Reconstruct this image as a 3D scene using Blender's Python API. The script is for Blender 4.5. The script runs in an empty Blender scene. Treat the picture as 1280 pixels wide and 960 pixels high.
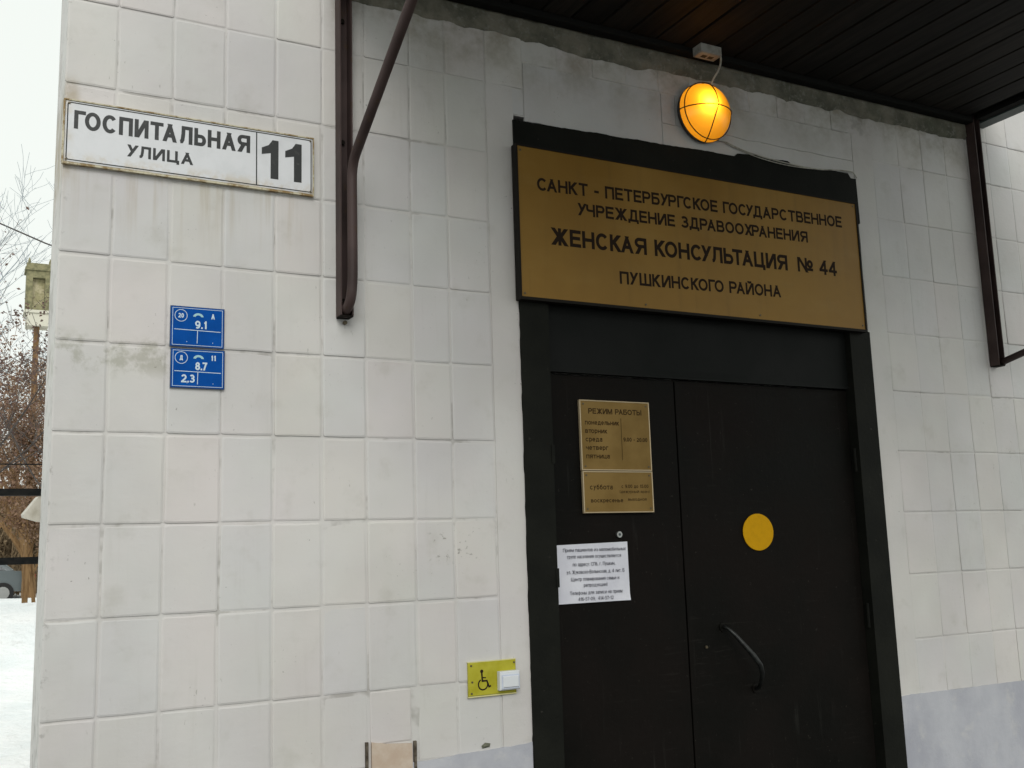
import bpy, math, random
from mathutils import Vector, Matrix, noise
sc = bpy.context.scene
COL = sc.collection

# ------------------------------------------------------------------ camera, world, light, exposure
cam = bpy.data.cameras.new('camera'); cam.sensor_width = 36.0; cam.lens = 35.96
cam.clip_start = 0.05; cam.clip_end = 2000
co = bpy.data.objects.new('camera', cam); COL.objects.link(co)
yaw, pitch, roll = -0.4867, 0.1582, 0.0306
Rm = Matrix.Rotation(yaw, 3, 'Z') @ Matrix.Rotation(pitch, 3, 'X') @ Matrix.Rotation(roll, 3, 'Y')
ax, ay, az = Rm.col[0], Rm.col[2], -Rm.col[1]
co.matrix_world = Matrix(((ax[0], ay[0], az[0], -0.1695), (ax[1], ay[1], az[1], -2.8839), (ax[2], ay[2], az[2], 1.5055), (0, 0, 0, 1)))
sc.camera = co

W = bpy.data.worlds.new('World'); sc.world = W; W.use_nodes = True
nt = W.node_tree; nt.nodes.clear()
wo = nt.nodes.new('ShaderNodeOutputWorld'); bg = nt.nodes.new('ShaderNodeBackground')
sky = nt.nodes.new('ShaderNodeTexSky'); sky.sky_type = 'NISHITA'; sky.sun_disc = False
SUN_EL, SUN_AZ = math.radians(37), math.radians(196)      # azimuth clockwise from +Y
sky.sun_elevation = SUN_EL; sky.sun_rotation = SUN_AZ; sky.air_density = 1.0; sky.dust_density = 4.0
hs = nt.nodes.new('ShaderNodeHueSaturation'); hs.inputs['Saturation'].default_value = 0.12
cloud = nt.nodes.new('ShaderNodeRGB'); cloud.outputs[0].default_value = (11.9, 12.5, 11.9, 1)
mx = nt.nodes.new('ShaderNodeMixRGB'); mx.inputs[0].default_value = 0.86
nt.links.new(sky.outputs[0], hs.inputs['Color']); nt.links.new(hs.outputs[0], mx.inputs[1]); nt.links.new(cloud.outputs[0], mx.inputs[2])
nt.links.new(mx.outputs[0], bg.inputs[0]); bg.inputs[1].default_value = 0.1; nt.links.new(bg.outputs[0], wo.inputs[0])

sl = bpy.data.lights.new('sun', 'SUN'); sl.energy = 1.7; sl.angle = math.radians(36); sl.color = (1.0, 0.98, 0.95)
so = bpy.data.objects.new('sun', sl); COL.objects.link(so)
sd = Vector((math.sin(SUN_AZ) * math.cos(SUN_EL), math.cos(SUN_AZ) * math.cos(SUN_EL), math.sin(SUN_EL)))
so.rotation_euler = sd.to_track_quat('Z', 'Y').to_euler()
sc.view_settings.view_transform = 'Standard'; sc.view_settings.look = 'None'
sc.view_settings.exposure = -0.22; sc.view_settings.gamma = 1.0; sc.view_settings.use_curve_mapping = False
sc.render.engine = 'CYCLES'; sc.cycles.use_denoising = True
sc.cycles.max_bounces = 8; sc.cycles.sample_clamp_indirect = 4.0

# ------------------------------------------------------------------ materials
def lin(r, g, b):
    f = lambda c: (c / 255 / 12.92) if c / 255 <= 0.04045 else ((c / 255 + 0.055) / 1.055) ** 2.4
    return (f(r), f(g), f(b), 1)
class NT:
    def __init__(s, name):
        s.m = bpy.data.materials.new(name); s.m.use_nodes = True; s.t = s.m.node_tree
        s.b = s.t.nodes['Principled BSDF']; s.out = s.t.nodes['Material Output']
    def n(s, typ, **k):
        o = s.t.nodes.new('ShaderNode' + typ)
        for a, v in k.items(): setattr(o, a, v)
        return o
    def l(s, a, b): s.t.links.new(a, b)
    def pos(s):
        if not hasattr(s, '_p'): s._p = s.n('NewGeometry').outputs['Position']
        return s._p
    def mapped(s, scale, src=None, loc=(0, 0, 0)):
        m = s.n('Mapping'); m.inputs['Scale'].default_value = scale; m.inputs['Location'].default_value = loc
        s.l(src or s.pos(), m.inputs['Vector']); return m.outputs[0]
    def noise(s, scale, detail=4, rough=0.55, vec=None, out='Fac'):
        o = s.n('TexNoise'); o.inputs['Scale'].default_value = scale; o.inputs['Detail'].default_value = detail
        o.inputs['Roughness'].default_value = rough; s.l(vec or s.pos(), o.inputs['Vector']); return o.outputs[out]
    def ramp(s, v, a, b, ya=0.0, yb=1.0):
        o = s.n('MapRange', interpolation_type='SMOOTHSTEP'); o.inputs['From Min'].default_value = a; o.inputs['From Max'].default_value = b
        o.inputs['To Min'].default_value = ya; o.inputs['To Max'].default_value = yb; s.l(v, o.inputs['Value']); return o.outputs[0]
    def math(s, op, a, b=None):
        o = s.n('Math', operation=op)
        for i, v in enumerate((a, b)):
            if v is None: continue
            if isinstance(v, (int, float)): o.inputs[i].default_value = v
            else: s.l(v, o.inputs[i])
        return o.outputs[0]
    def mix(s, f, a, b, mode='MIX'):
        o = s.n('MixRGB', blend_type=mode)
        for i, v in enumerate((f, a, b)):
            if isinstance(v, (int, float)): o.inputs[i].default_value = v
            elif isinstance(v, tuple): o.inputs[i].default_value = v if len(v) == 4 else v + (1,)
            else: s.l(v, o.inputs[i])
        return o.outputs[0]
    def bump(s, h, strength=0.3, dist=0.01):
        o = s.n('Bump'); o.inputs['Strength'].default_value = strength; o.inputs['Distance'].default_value = dist
        s.l(h, o.inputs['Height']); s.l(o.outputs[0], s.b.inputs['Normal']); return o
    def set(s, color=None, rough=None, metal=None, spec=None):
        for k, v in (('Base Color', color), ('Roughness', rough), ('Metallic', metal), ('Specular IOR Level', spec)):
            if v is None: continue
            if isinstance(v, (int, float)): s.b.inputs[k].default_value = v
            elif isinstance(v, tuple): s.b.inputs[k].default_value = v if len(v) == 4 else v + (1,)
            else: s.l(v, s.b.inputs[k])
        return s
def xyz(n):
    o = n.n('SeparateXYZ'); n.l(n.pos(), o.inputs[0]); return o.outputs
def box_mask(n, c, x0, x1, z0, z1, fx=0.02, fz=0.02):
    m = n.math('MULTIPLY', n.ramp(c[0], x0 - fx, x0 + fx), n.ramp(c[0], x1 - fx, x1 + fx, 1, 0))
    m = n.math('MULTIPLY', m, n.math('MULTIPLY', n.ramp(c[2], z0 - fz, z0 + fz), n.ramp(c[2], z1 - fz, z1 + fz, 1, 0)))
    return m

def paint_wall(name, base, groove=False):
    n = NT(name); c = xyz(n)
    big = n.noise(1.6, 3); mid = n.noise(9, 5, .6); fine = n.noise(70, 5, .65)
    col = n.mix(n.ramp(big, .35, .65), tuple(x * .93 for x in base), tuple(min(1, x * 1.05) for x in base))
    cn = n.noise(4.5, 3, vec=n.mapped((1, 1, 1), loc=(3, 1, 5)), out='Color')
    hsv = n.n('HueSaturation'); hsv.inputs['Saturation'].default_value = .35; n.l(cn, hsv.inputs['Color'])
    col = n.mix(.16, col, hsv.outputs[0], 'SOFT_LIGHT')
    oi = n.n('ObjectInfo')
    if not groove:
        rr = n.n('ValToRGB'); e = rr.color_ramp.elements
        e[0].color = (.88, .90, .96, 1); e[1].color = (1.03, 1.01, .96, 1)
        for p_, q_ in ((.3, (.99, 1.0, .95, 1)), (.5, (1.0, .94, .95, 1)), (.75, (.90, .95, 1.0, 1))):
            k = e.new(p_); k.color = q_
        n.l(oi.outputs['Random'], rr.inputs[0]); col = n.mix(.34, col, rr.outputs[0], 'MULTIPLY')
    # grime: blotches, thin vertical runs, pin-prick specks
    grime = (.30, .285, .23)
    bl = n.ramp(mid, .54, .78); col = n.mix(n.math('MULTIPLY', bl, .26), col, grime)
    st = n.noise(1, 6, .7, vec=n.mapped((38, 38, 2.2))); sm = n.ramp(n.noise(2.3, 2), .42, .66)
    col = n.mix(n.math('MULTIPLY', n.math('MULTIPLY', n.ramp(st, .52, .75), sm), .17), col, grime)
    sp = n.noise(120, 2, .5); spm = n.ramp(n.noise(6, 2), .52, .7)
    col = n.mix(n.math('MULTIPLY', n.math('MULTIPLY', n.ramp(sp, .70, .76), spm), .7), col, (.12, .11, .09))
    scr = n.noise(1, 4, .6, vec=n.mapped((90, 90, 30), loc=(4, 2, 9)))
    col = n.mix(n.math('MULTIPLY', n.math('MULTIPLY', n.ramp(scr, .69, .73), n.ramp(n.noise(3.1, 2), .5, .62)), .5), col, (.2, .19, .16))
    # rust runs below the street plate
    run = n.noise(1, 4, .6, vec=n.mapped((26, 26, 1.5), loc=(7, 0, 3)))
    rm = n.math('MULTIPLY', n.ramp(c[2], 2.30, 2.565), box_mask(n, c, -.03, .70, 2.2, 2.60))
    col = n.mix(n.math('MULTIPLY', n.math('MULTIPLY', n.ramp(run, .48, .72), rm), .38), col, (.27, .19, .06))
    rm2 = box_mask(n, c, -.06, .035, 2.53, 2.80, .015, .05)
    col = n.mix(n.math('MULTIPLY', n.math('MULTIPLY', rm2, n.ramp(mid, .35, .6)), .6), col, (.26, .19, .07))
    # greenish algae near the corner; brown grime under the canopy, deepened as painted shade
    grime_shade = n.math('MULTIPLY', box_mask(n, c, -.05, .32, 2.00, 2.10, .04, .03), n.ramp(n.noise(14, 5, .7), .45, .62))
    col = n.mix(n.math('MULTIPLY', grime_shade, .42), col, (.20, .195, .12))
    grime_shade = n.math('MULTIPLY', n.ramp(c[2], 2.95, 3.25), n.math('MULTIPLY', n.ramp(c[0], .7, .8), n.ramp(n.noise(5, 5, .7), .38, .7)))
    grime_shade = n.math('MULTIPLY', grime_shade, n.ramp(c[0], 3.6, 3.75, 1, 0)); col = n.mix(n.math('MULTIPLY', grime_shade, .68), col, (.19, .155, .085))
    # chipped scratches left of the door
    ch = n.math('MULTIPLY', box_mask(n, c, 1.06, 1.22, 1.47, 1.57, .03, .02), n.ramp(n.noise(75, 3, .6), .62, .66))
    col = n.mix(n.math('MULTIPLY', ch, .7), col, (.24, .23, .2))
    # thin worn line up the corner
    co_ = n.math('MULTIPLY', n.ramp(c[0], .0, .03, 1, 0), n.ramp(n.noise(22, 5, .7), .55, .66))
    col = n.mix(n.math('MULTIPLY', co_, .6), col, (.22, .21, .19))
    if groove:
        g = n.noise(5.5, 4, .65, vec=n.mapped((1, 1, 1), loc=(9, 3, 1)))
        col = n.mix(n.ramp(g,   .54, .66, .0, .42), col, (.15, .135, .11))
    n.set(col, .55, spec=.35)
    h = n.math('ADD', n.math('MULTIPLY', fine, .35), n.math('MULTIPLY', n.noise(22, 4), .8))
    h = n.math('ADD', h, n.math('MULTIPLY', n.noise(1, 3, vec=n.mapped((18, 18, 60))), .35))
    n.bump(h, .35, .0035)
    return n.m
WHITE = (.555, .535, .515)
M = {}
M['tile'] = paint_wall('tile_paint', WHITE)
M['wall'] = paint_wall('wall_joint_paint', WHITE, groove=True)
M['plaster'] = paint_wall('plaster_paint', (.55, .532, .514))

n = NT('mortar'); f = n.noise(7, 6, .65); g = n.noise(40, 5, .7)
col = n.mix(n.ramp(f, .35, .65), (.105, .105, .080), (.215, .20, .16)); col = n.mix(n.ramp(g, .5, .75), col, (.25, .245, .215))
col = n.mix(n.math('MULTIPLY', n.ramp(n.noise(3, 3), .55, .7), .5), col, (.10, .115, .075))
n.set(col, .9, spec=.2); n.bump(n.math('ADD', f, n.math('MULTIPLY', g, .5)), .9, .012); M['mortar'] = n.m

n = NT('plinth_paint'); f = n.noise(3.2, 5, .6, vec=n.mapped((1, 1, .6))); g = n.noise(30, 5, .65)
col = n.mix(n.ramp(f, .35, .65), (.34, .345, .385), (.44, .445, .475)); col = n.mix(n.math('MULTIPLY', n.ramp(n.noise(11, 5, .7), .52, .7), .45), col, (.50, .49, .475))
n.set(col, .75, spec=.25); n.bump(n.math('ADD', g, f), .4, .006); M['plinth'] = n.m

n = NT('bare_tile'); f = n.noise(14, 5, .6)
n.set(n.mix(n.ramp(f, .35, .7), (.44, .34, .26), (.52, .44, .36)), .7); n.bump(f, .3, .003); M['bare'] = n.m

n = NT('door_paint'); f = n.noise(2.5, 4); g = n.noise(45, 4, .6); s = n.noise(1, 5, .6, vec=n.mapped((60, 60, 3)))
col = n.mix(n.ramp(f, .3, .7), (.0042, .0042, .0034), (.0080, .0062, .0052)); col = n.mix(n.math('MULTIPLY', n.ramp(s, .62, .8), .35), col, (.035, .034, .03))
c = xyz(n); sc1 = n.noise(1, 4, .65, vec=n.mapped((9, 9, 120), loc=(2, 5, 1)))
hm = box_mask(n, c, 2.02, 2.36, .95, 1.28, .08, .08); hm2 = n.math('MAXIMUM', hm, n.math('MULTIPLY', n.ramp(n.noise(1.7, 2), .5, .66), .6))
col = n.mix(n.math('MULTIPLY', n.math('MULTIPLY', n.ramp(sc1, .60, .68), hm2), .2), col, (.04, .037, .032))
col = n.mix(n.math('MULTIPLY', n.ramp(n.noise(85, 3), .70, .74), .35), col, (.06, .055, .045))
n.set(col, n.ramp(f, .2, .8, .45, .7), spec=.06); n.bump(n.math('ADD', n.math('MULTIPLY', f, 2.2), g), .25, .004); M['door'] = n.m
n = NT('frame_paint'); f = n.noise(6, 4); g = n.noise(60, 4, .6)
col = n.mix(n.ramp(f, .3, .7), (.0055, .0060, .0046), (.0095, .0100, .0075)); col = n.mix(n.math('MULTIPLY', n.ramp(n.noise(28, 5, .7), .66, .74), .5), col, (.07, .065, .055))
n.set(col, .65, spec=.10); n.bump(g, .3, .004); M['frame'] = n.m
n = NT('transom_paint'); f = n.noise(4, 4)
n.set(n.mix(n.ramp(f, .3, .7), (.0065, .0075, .0068), (.010, .0105, .010)), .6, spec=.09); n.bump(f, .3, .01); M['transom'] = n.m

n = NT('gold_plate'); c = xyz(n); f = n.noise(2.2, 4); g = n.noise(90, 3)
col = n.mix(n.ramp(f, .3, .7), (.205, .108, .018), (.255, .142, .028)); col = n.mix(n.math('MULTIPLY', n.ramp(n.noise(7, 5, .7), .55, .75), .2), col, (.17, .11, .04))
st = n.noise(1, 5, .65, vec=n.mapped((22, 22, 1.6), loc=(1, 1, 4))); col = n.mix(n.math('MULTIPLY', n.ramp(st, .5, .78), .22), col, (.10, .06, .018))
col = n.mix(n.math('MULTIPLY', n.ramp(n.noise(1, 4, .6, vec=n.mapped((3, 3, 9), loc=(6, 1, 4))), .5, .8), .25), col, (.30, .20, .07))
n.set(col, n.ramp(f, .3, .7, .36, .52), .1, .2); n.bump(g, .06, .002); M['gold'] = n.m
n = NT('brass_plaque'); f = n.noise(8, 4)
n.set(n.mix(n.ramp(f, .3, .7), (.165, .100, .026), (.22, .138, .042)), .45, .2, .15); M['brass'] = n.m
n = NT('brass_edge'); n.set((.48, .38, .24), .4, .2); M['brass_edge'] = n.m
n = NT('gold_text'); n.set((.022, .014, .009), .7, spec=.06); M['brown_text'] = n.m
n = NT('plaque_text'); n.set((.045, .026, .010), .7, spec=.05); M['plaque_text'] = n.m
n = NT('sign_rim'); n.set((.012, .010, .008), .6, spec=.1); M['rim'] = n.m

n = NT('sign_enamel'); c = xyz(n); f = n.noise(12, 5, .65)
col = n.mix(n.ramp(f, .4, .8), (.64, .645, .66), (.56, .57, .58))
low = n.math('MULTIPLY', n.ramp(c[2], 2.572, 2.61, 1, 0), n.ramp(n.noise(22, 5, .7), .42, .62)); left = n.math('MULTIPLY', n.ramp(c[0], .006, .035, 1, 0), n.ramp(n.noise(16, 4), .35, .6))
col = n.mix(n.math('MULTIPLY', n.math('MAXIMUM', low, left), .4), col, (.42, .30, .11))
n.set(col, .35, spec=.4); M['enamel'] = n.m
n = NT('sign_edge'); f = n.noise(30, 5, .7); n.set(n.mix(n.ramp(f, .42, .6), (.50, .46, .33), (.22, .14, .045)), .6); M['sign_edge'] = n.m
n = NT('sign_black'); f = n.noise(60, 3); n.set(n.mix(n.ramp(f, .55, .8), (.010, .012, .012), (.05, .05, .045)), .5); M['black_text'] = n.m
n = NT('blue_enamel'); f = n.noise(20, 4); n.set(n.mix(n.ramp(f, .3, .7), (.0015, .058, .27), (.002, .072, .33)), .5, spec=.05); M['blue'] = n.m
n = NT('blue_sign_print'); n.set((.52, .62, .68), .5); M['pale_print'] = n.m
n = NT('blue_sign_edge'); n.set((.02, .05, .12), .5); M['blue_edge'] = n.m
n = NT('arc_print'); n.set((.30, .52, .55), .5); M['arc_print'] = n.m

n = NT('bracket_paint'); f = n.noise(25, 5, .65); g = n.noise(6, 3)
col = n.mix(n.ramp(g, .3, .7), (.034, .021, .019), (.062, .040, .037)); col = n.mix(n.math('MULTIPLY', n.ramp(f, .58, .68), .55), col, (.06, .035, .015))
n.set(col, .55, spec=.25); n.bump(f, .3, .002); M['bracket'] = n.m
n = NT('bracket_inside'); n.set((.010, .008, .006), .8, spec=.1); M['bracket_dark'] = n.m
n = NT('open_gap'); f = n.noise(60, 4); n.set(n.mix(n.ramp(f, .35, .65), (.05, .04, .03), (.13, .11, .085)), .9, spec=.1); M['gap'] = n.m
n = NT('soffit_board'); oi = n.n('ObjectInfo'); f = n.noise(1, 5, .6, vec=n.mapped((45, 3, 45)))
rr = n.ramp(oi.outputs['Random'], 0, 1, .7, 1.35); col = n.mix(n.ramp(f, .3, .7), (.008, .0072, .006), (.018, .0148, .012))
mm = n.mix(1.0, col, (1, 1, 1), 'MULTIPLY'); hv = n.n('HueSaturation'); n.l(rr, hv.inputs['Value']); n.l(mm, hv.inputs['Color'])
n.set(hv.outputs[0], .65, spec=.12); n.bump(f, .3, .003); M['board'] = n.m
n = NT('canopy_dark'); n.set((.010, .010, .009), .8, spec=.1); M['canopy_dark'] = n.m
n = NT('canopy_trim'); f = n.noise(8, 4); n.set(n.mix(n.ramp(f, .3, .7), (.05, .075, .07), (.08, .105, .10)), .45, spec=.4); M['trim'] = n.m
n = NT('grey_plastic'); f = n.noise(30, 4); n.set(n.mix(n.ramp(f, .4, .7), (.36, .35, .32), (.24, .23, .2)), .55); M['box'] = n.m
n = NT('cable_sheath'); f = n.noise(30, 3); n.set(n.mix(n.ramp(f, .4, .7), (.45, .43, .37), (.26, .24, .2)), .5); M['cable'] = n.m
n = NT('black_iron'); f = n.noise(30, 4); n.set(n.mix(n.ramp(f, .4, .7), (.006, .007, .007), (.014, .013, .012)), .6, spec=.1); M['iron'] = n.m
n = NT('handle_metal'); f = n.noise(80, 3); n.set(n.mix(n.ramp(f, .4, .7), (.022, .024, .022), (.010, .010, .010)), .38, .5); M['handle'] = n.m
n = NT('steel'); n.set((.35, .35, .34), .35, .9); M['steel'] = n.m
n = NT('screw'); n.set((.10, .08, .05), .5, .6); M['screw'] = n.m
n = NT('lamp_base'); n.set((.03, .03, .027), .6); M['lamp_base'] = n.m
n = NT('guard_wire'); n.set((.05, .03, .012), .5, .4); M['guard'] = n.m

# amber glass globe: light from the bulb inside passes through it
n = NT('amber_globe'); n.t.nodes.remove(n.b)
tr = n.n('BsdfTranslucent'); tr.inputs[0].default_value = (.95, .47, .035, 1)
gl = n.n('BsdfGlossy'); gl.inputs[0].default_value = (.9, .8, .6, 1); gl.inputs['Roughness'].default_value = .25
df = n.n('BsdfDiffuse'); df.inputs[0].default_value = (.40, .20, .03, 1)
m1 = n.n('MixShader'); m1.inputs[0].default_value = .35; n.l(tr.outputs[0], m1.inputs[1]); n.l(df.outputs[0], m1.inputs[2])
m2 = n.n('MixShader'); m2.inputs[0].default_value = .06; n.l(m1.outputs[0], m2.inputs[1]); n.l(gl.outputs[0], m2.inputs[2])
n.l(m2.outputs[0], n.out.inputs[0]); M['globe'] = n.m
n = NT('bulb_filament'); n.set((.8, .7, .4), .5); n.b.inputs['Emission Color'].default_value = (1, .76, .36, 1); n.b.inputs['Emission Strength'].default_value = 88; M['bulb'] = n.m

n = NT('paper'); f = n.noise(9, 4); n.set(n.mix(n.ramp(f, .3, .7), (.60, .60, .66), (.68, .68, .73)), .7, spec=.2); n.bump(n.noise(14, 3), .5, .006); M['paper'] = n.m
n = NT('paper_ink'); n.set((.07, .07, .09), .7); M['ink'] = n.m
n = NT('yellow_sticker'); f = n.noise(40, 3); n.set(n.mix(n.ramp(f, .4, .7), (.55, .285, .003), (.50, .26, .003)), .6, spec=.08); M['sticker'] = n.m
n = NT('yellow_acrylic'); c = xyz(n); f = n.noise(16, 4)
n.set(n.mix(n.ramp(f, .3, .7), (.33, .30, .012), (.42, .385, .035)), .25, spec=.3); n.b.inputs['Coat Weight'].default_value = .15; M['acrylic'] = n.m
n = NT('acrylic_edge'); n.set((.60, .56, .26), .25); M['acrylic_edge'] = n.m
n = NT('white_button'); n.set((.62, .64, .66), .35, spec=.5); M['button'] = n.m
n = NT('button_cap'); n.set((.52, .56, .66), .22, spec=.6); M['button_cap'] = n.m

n = NT('snow'); f = n.noise(1.3, 5, .6); g = n.noise(9, 5, .6); d = n.noise(3.5, 6, .7)
col = n.mix(n.ramp(f, .3, .7), (.80, .84, .85), (.90, .91, .91)); col = n.mix(n.math('MULTIPLY', n.ramp(d, .55, .75), .35), col, (.45, .43, .40))
n.set(col, .7, spec=.2); n.bump(n.math('ADD', f, n.math('MULTIPLY', g, .5)), .6, .12); M['snow'] = n.m
def bark(name, a, b):
    n = NT(name); f = n.noise(6, 5, .6, vec=n.mapped((3, 3, .6))); n.set(n.mix(n.ramp(f, .35, .65), a, b), .9, spec=.1); return n.m
M['bark_brown'] = bark('brown_bark', (.13, .075, .035), (.22, .135, .065))
M['bark_dark'] = bark('dark_bark', (.05, .045, .042), (.09, .08, .075))
M['bark_grey_hazed'] = bark('grey_hazed_bark', (.26, .29, .31), (.36, .39, .41))  # pale grey bark, bluish with distance haze put into the colour
def leafm(name, a, b):
    n = NT(name); f = n.noise(2.5, 4, .7); g = n.noise(30, 2)
    col = n.mix(n.ramp(f, .35, .65), a, b); col = n.mix(n.math('MULTIPLY', n.ramp(g, .45, .7), .5), col, tuple(x * .45 for x in a)); n.set(col, .8, spec=.15); return n.m
M['leaf_brown'] = leafm('dead_leaf_brown', (.20, .115, .075), (.28, .19, .13))
M['leaf_dark'] = leafm('dead_leaf_dark', (.10, .070, .060), (.16, .095, .075))
M['brush'] = leafm('dry_brush', (.17, .125, .075), (.24, .17, .10))
n = NT('old_stone'); f = n.noise(6, 6, .7); g = n.noise(25, 4)
col = n.mix(n.ramp(f, .4, .6), (.34, .31, .17), (.48, .43, .28)); col = n.mix(n.math('MULTIPLY', n.ramp(g, .5, .7), .5), col, (.13, .13, .055)); n.set(col, .9); n.bump(f, .6, .02); M['stone'] = n.m
n = NT('mossy_stone'); f = n.noise(9, 6, .7); n.set(n.mix(n.ramp(f, .4, .6), (.13, .125, .065), (.24, .22, .12)), .9); M['moss'] = n.m
n = NT('pale_ledge'); n.set((.55, .53, .44), .8); M['ledge'] = n.m
n = NT('sheet_metal'); f = n.noise(30, 4); n.set(n.mix(n.ramp(f, .4, .7), (.52, .49, .42), (.38, .35, .28)), .5); M['sheet'] = n.m
n = NT('car_paint'); n.set((.10, .12, .125), .35, .2); n.b.inputs['Coat Weight'].default_value = .5; M['car'] = n.m
n = NT('car_glass'); n.set((.02, .03, .035), .08, spec=.6); M['glass'] = n.m
n = NT('tyre'); n.set((.015, .015, .015), .9); M['tyre'] = n.m
n = NT('tail_light'); n.set((.35, .02, .02), .25); M['tail'] = n.m

# ------------------------------------------------------------------ mesh helpers
class MB:
    def __init__(s): s.v = []; s.f = []
    def add(s, vs, fs):
        o = len(s.v); s.v += [tuple(v) for v in vs]; s.f += [tuple(i + o for i in f) for f in fs]; return s
    def box(s, x0, x1, y0, y1, z0, z1, bev=0.0):
        if bev <= 0:
            return s.add([(x0, y0, z0), (x1, y0, z0), (x1, y1, z0), (x0, y1, z0), (x0, y0, z1), (x1, y0, z1), (x1, y1, z1), (x0, y1, z1)],
                         [(0, 3, 2, 1), (4, 5, 6, 7), (0, 1, 5, 4), (1, 2, 6, 5), (2, 3, 7, 6), (3, 0, 4, 7)])
        # bevelled towards the viewer (-Y)
        b = bev
        R0 = [(x0, y1, z0), (x1, y1, z0), (x1, y1, z1), (x0, y1, z1)]
        R1 = [(x0, y0 + b, z0), (x1, y0 + b, z0), (x1, y0 + b, z1), (x0, y0 + b, z1)]
        R2 = [(x0 + b, y0, z0 + b), (x1 - b, y0, z0 + b), (x1 - b, y0, z1 - b), (x0 + b, y0, z1 - b)]
        fs = [(8, 9, 10, 11), (3, 2, 1, 0)]
        for k in range(4):
            j = (k + 1) % 4
            fs += [(k, j, 4 + j, 4 + k), (4 + k, 4 + j, 8 + j, 8 + k)]
        return s.add(R0 + R1 + R2, fs)
    def tube(s, pts, r, seg=8, cap=True):
        pts = [Vector(p) for p in pts]; rings = []
        rr = r if isinstance(r, (list, tuple)) else [r] * len(pts)
        up = None
        for i, p in enumerate(pts):
            t = (pts[min(i + 1, len(pts) - 1)] - pts[max(i - 1, 0)])
            if t.length < 1e-9: t = Vector((0, 0, 1))
            t.normalize()
            if up is None: up = t.orthogonal().normalized()
            up = (up - t * up.dot(t))
            up = up.normalized() if up.length > 1e-6 else t.orthogonal().normalized()
            b = t.cross(up)
            rings.append([p + (up * math.cos(2 * math.pi * k / seg) + b * math.sin(2 * math.pi * k / seg)) * rr[i] for k in range(seg)])
        vs = [v for R in rings for v in R]; fs = []
        for i in range(len(rings) - 1):
            for k in range(seg):
                j = (k + 1) % seg; fs.append((i * seg + k, i * seg + j, (i + 1) * seg + j, (i + 1) * seg + k))
        if cap: fs += [tuple(reversed(range(seg))), tuple((len(rings) - 1) * seg + k for k in range(seg))]
        return s.add(vs, fs)
    def prism(s, poly, y0, y1):        # poly in xz, extruded from y0 (front) to y1
        k = len(poly); vs = [(x, y0, z) for x, z in poly] + [(x, y1, z) for x, z in poly]
        fs = [tuple(range(k)), tuple(reversed(range(k, 2 * k)))] + [(i, (i + 1) % k + 0, (i + 1) % k + k, i + k) for i in range(k)]
        return s.add(vs, fs)
    def build(s, name, mat, parent=None, smooth=False):
        me = bpy.data.meshes.new(name); me.from_pydata(s.v, [], s.f)
        me.materials.append(M[mat] if isinstance(mat, str) else mat)
        if smooth: me.polygons.foreach_set('use_smooth', [True] * len(me.polygons))
        me.update(); o = bpy.data.objects.new(name, me); COL.objects.link(o)
        if parent: o.parent = parent
        return o
def wobble(o, amp=.3): return o
def empty(name, label, cat, group=None, kind=None):
    o = bpy.data.objects.new(name, None); COL.objects.link(o); o.empty_display_size = .1
    return tag(o, label, cat, group, kind)
def tag(o, label=None, cat=None, group=None, kind=None):
    if label: o['label'] = label
    if cat: o['category'] = cat
    if group: o['group'] = group
    if kind: o['kind'] = kind
    return o
def fix_normals(o):
    import bmesh
    b = bmesh.new(); b.from_mesh(o.data); bmesh.ops.recalc_face_normals(b, faces=b.faces); b.to_mesh(o.data); b.free(); return o
def arc(cx, cy, rx, ry, a0, a1, k=10):
    return [(cx + rx * math.cos(math.radians(a0 + (a1 - a0) * i / k)), cy + ry * math.sin(math.radians(a0 + (a1 - a0) * i / k))) for i in range(k + 1)]

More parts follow.
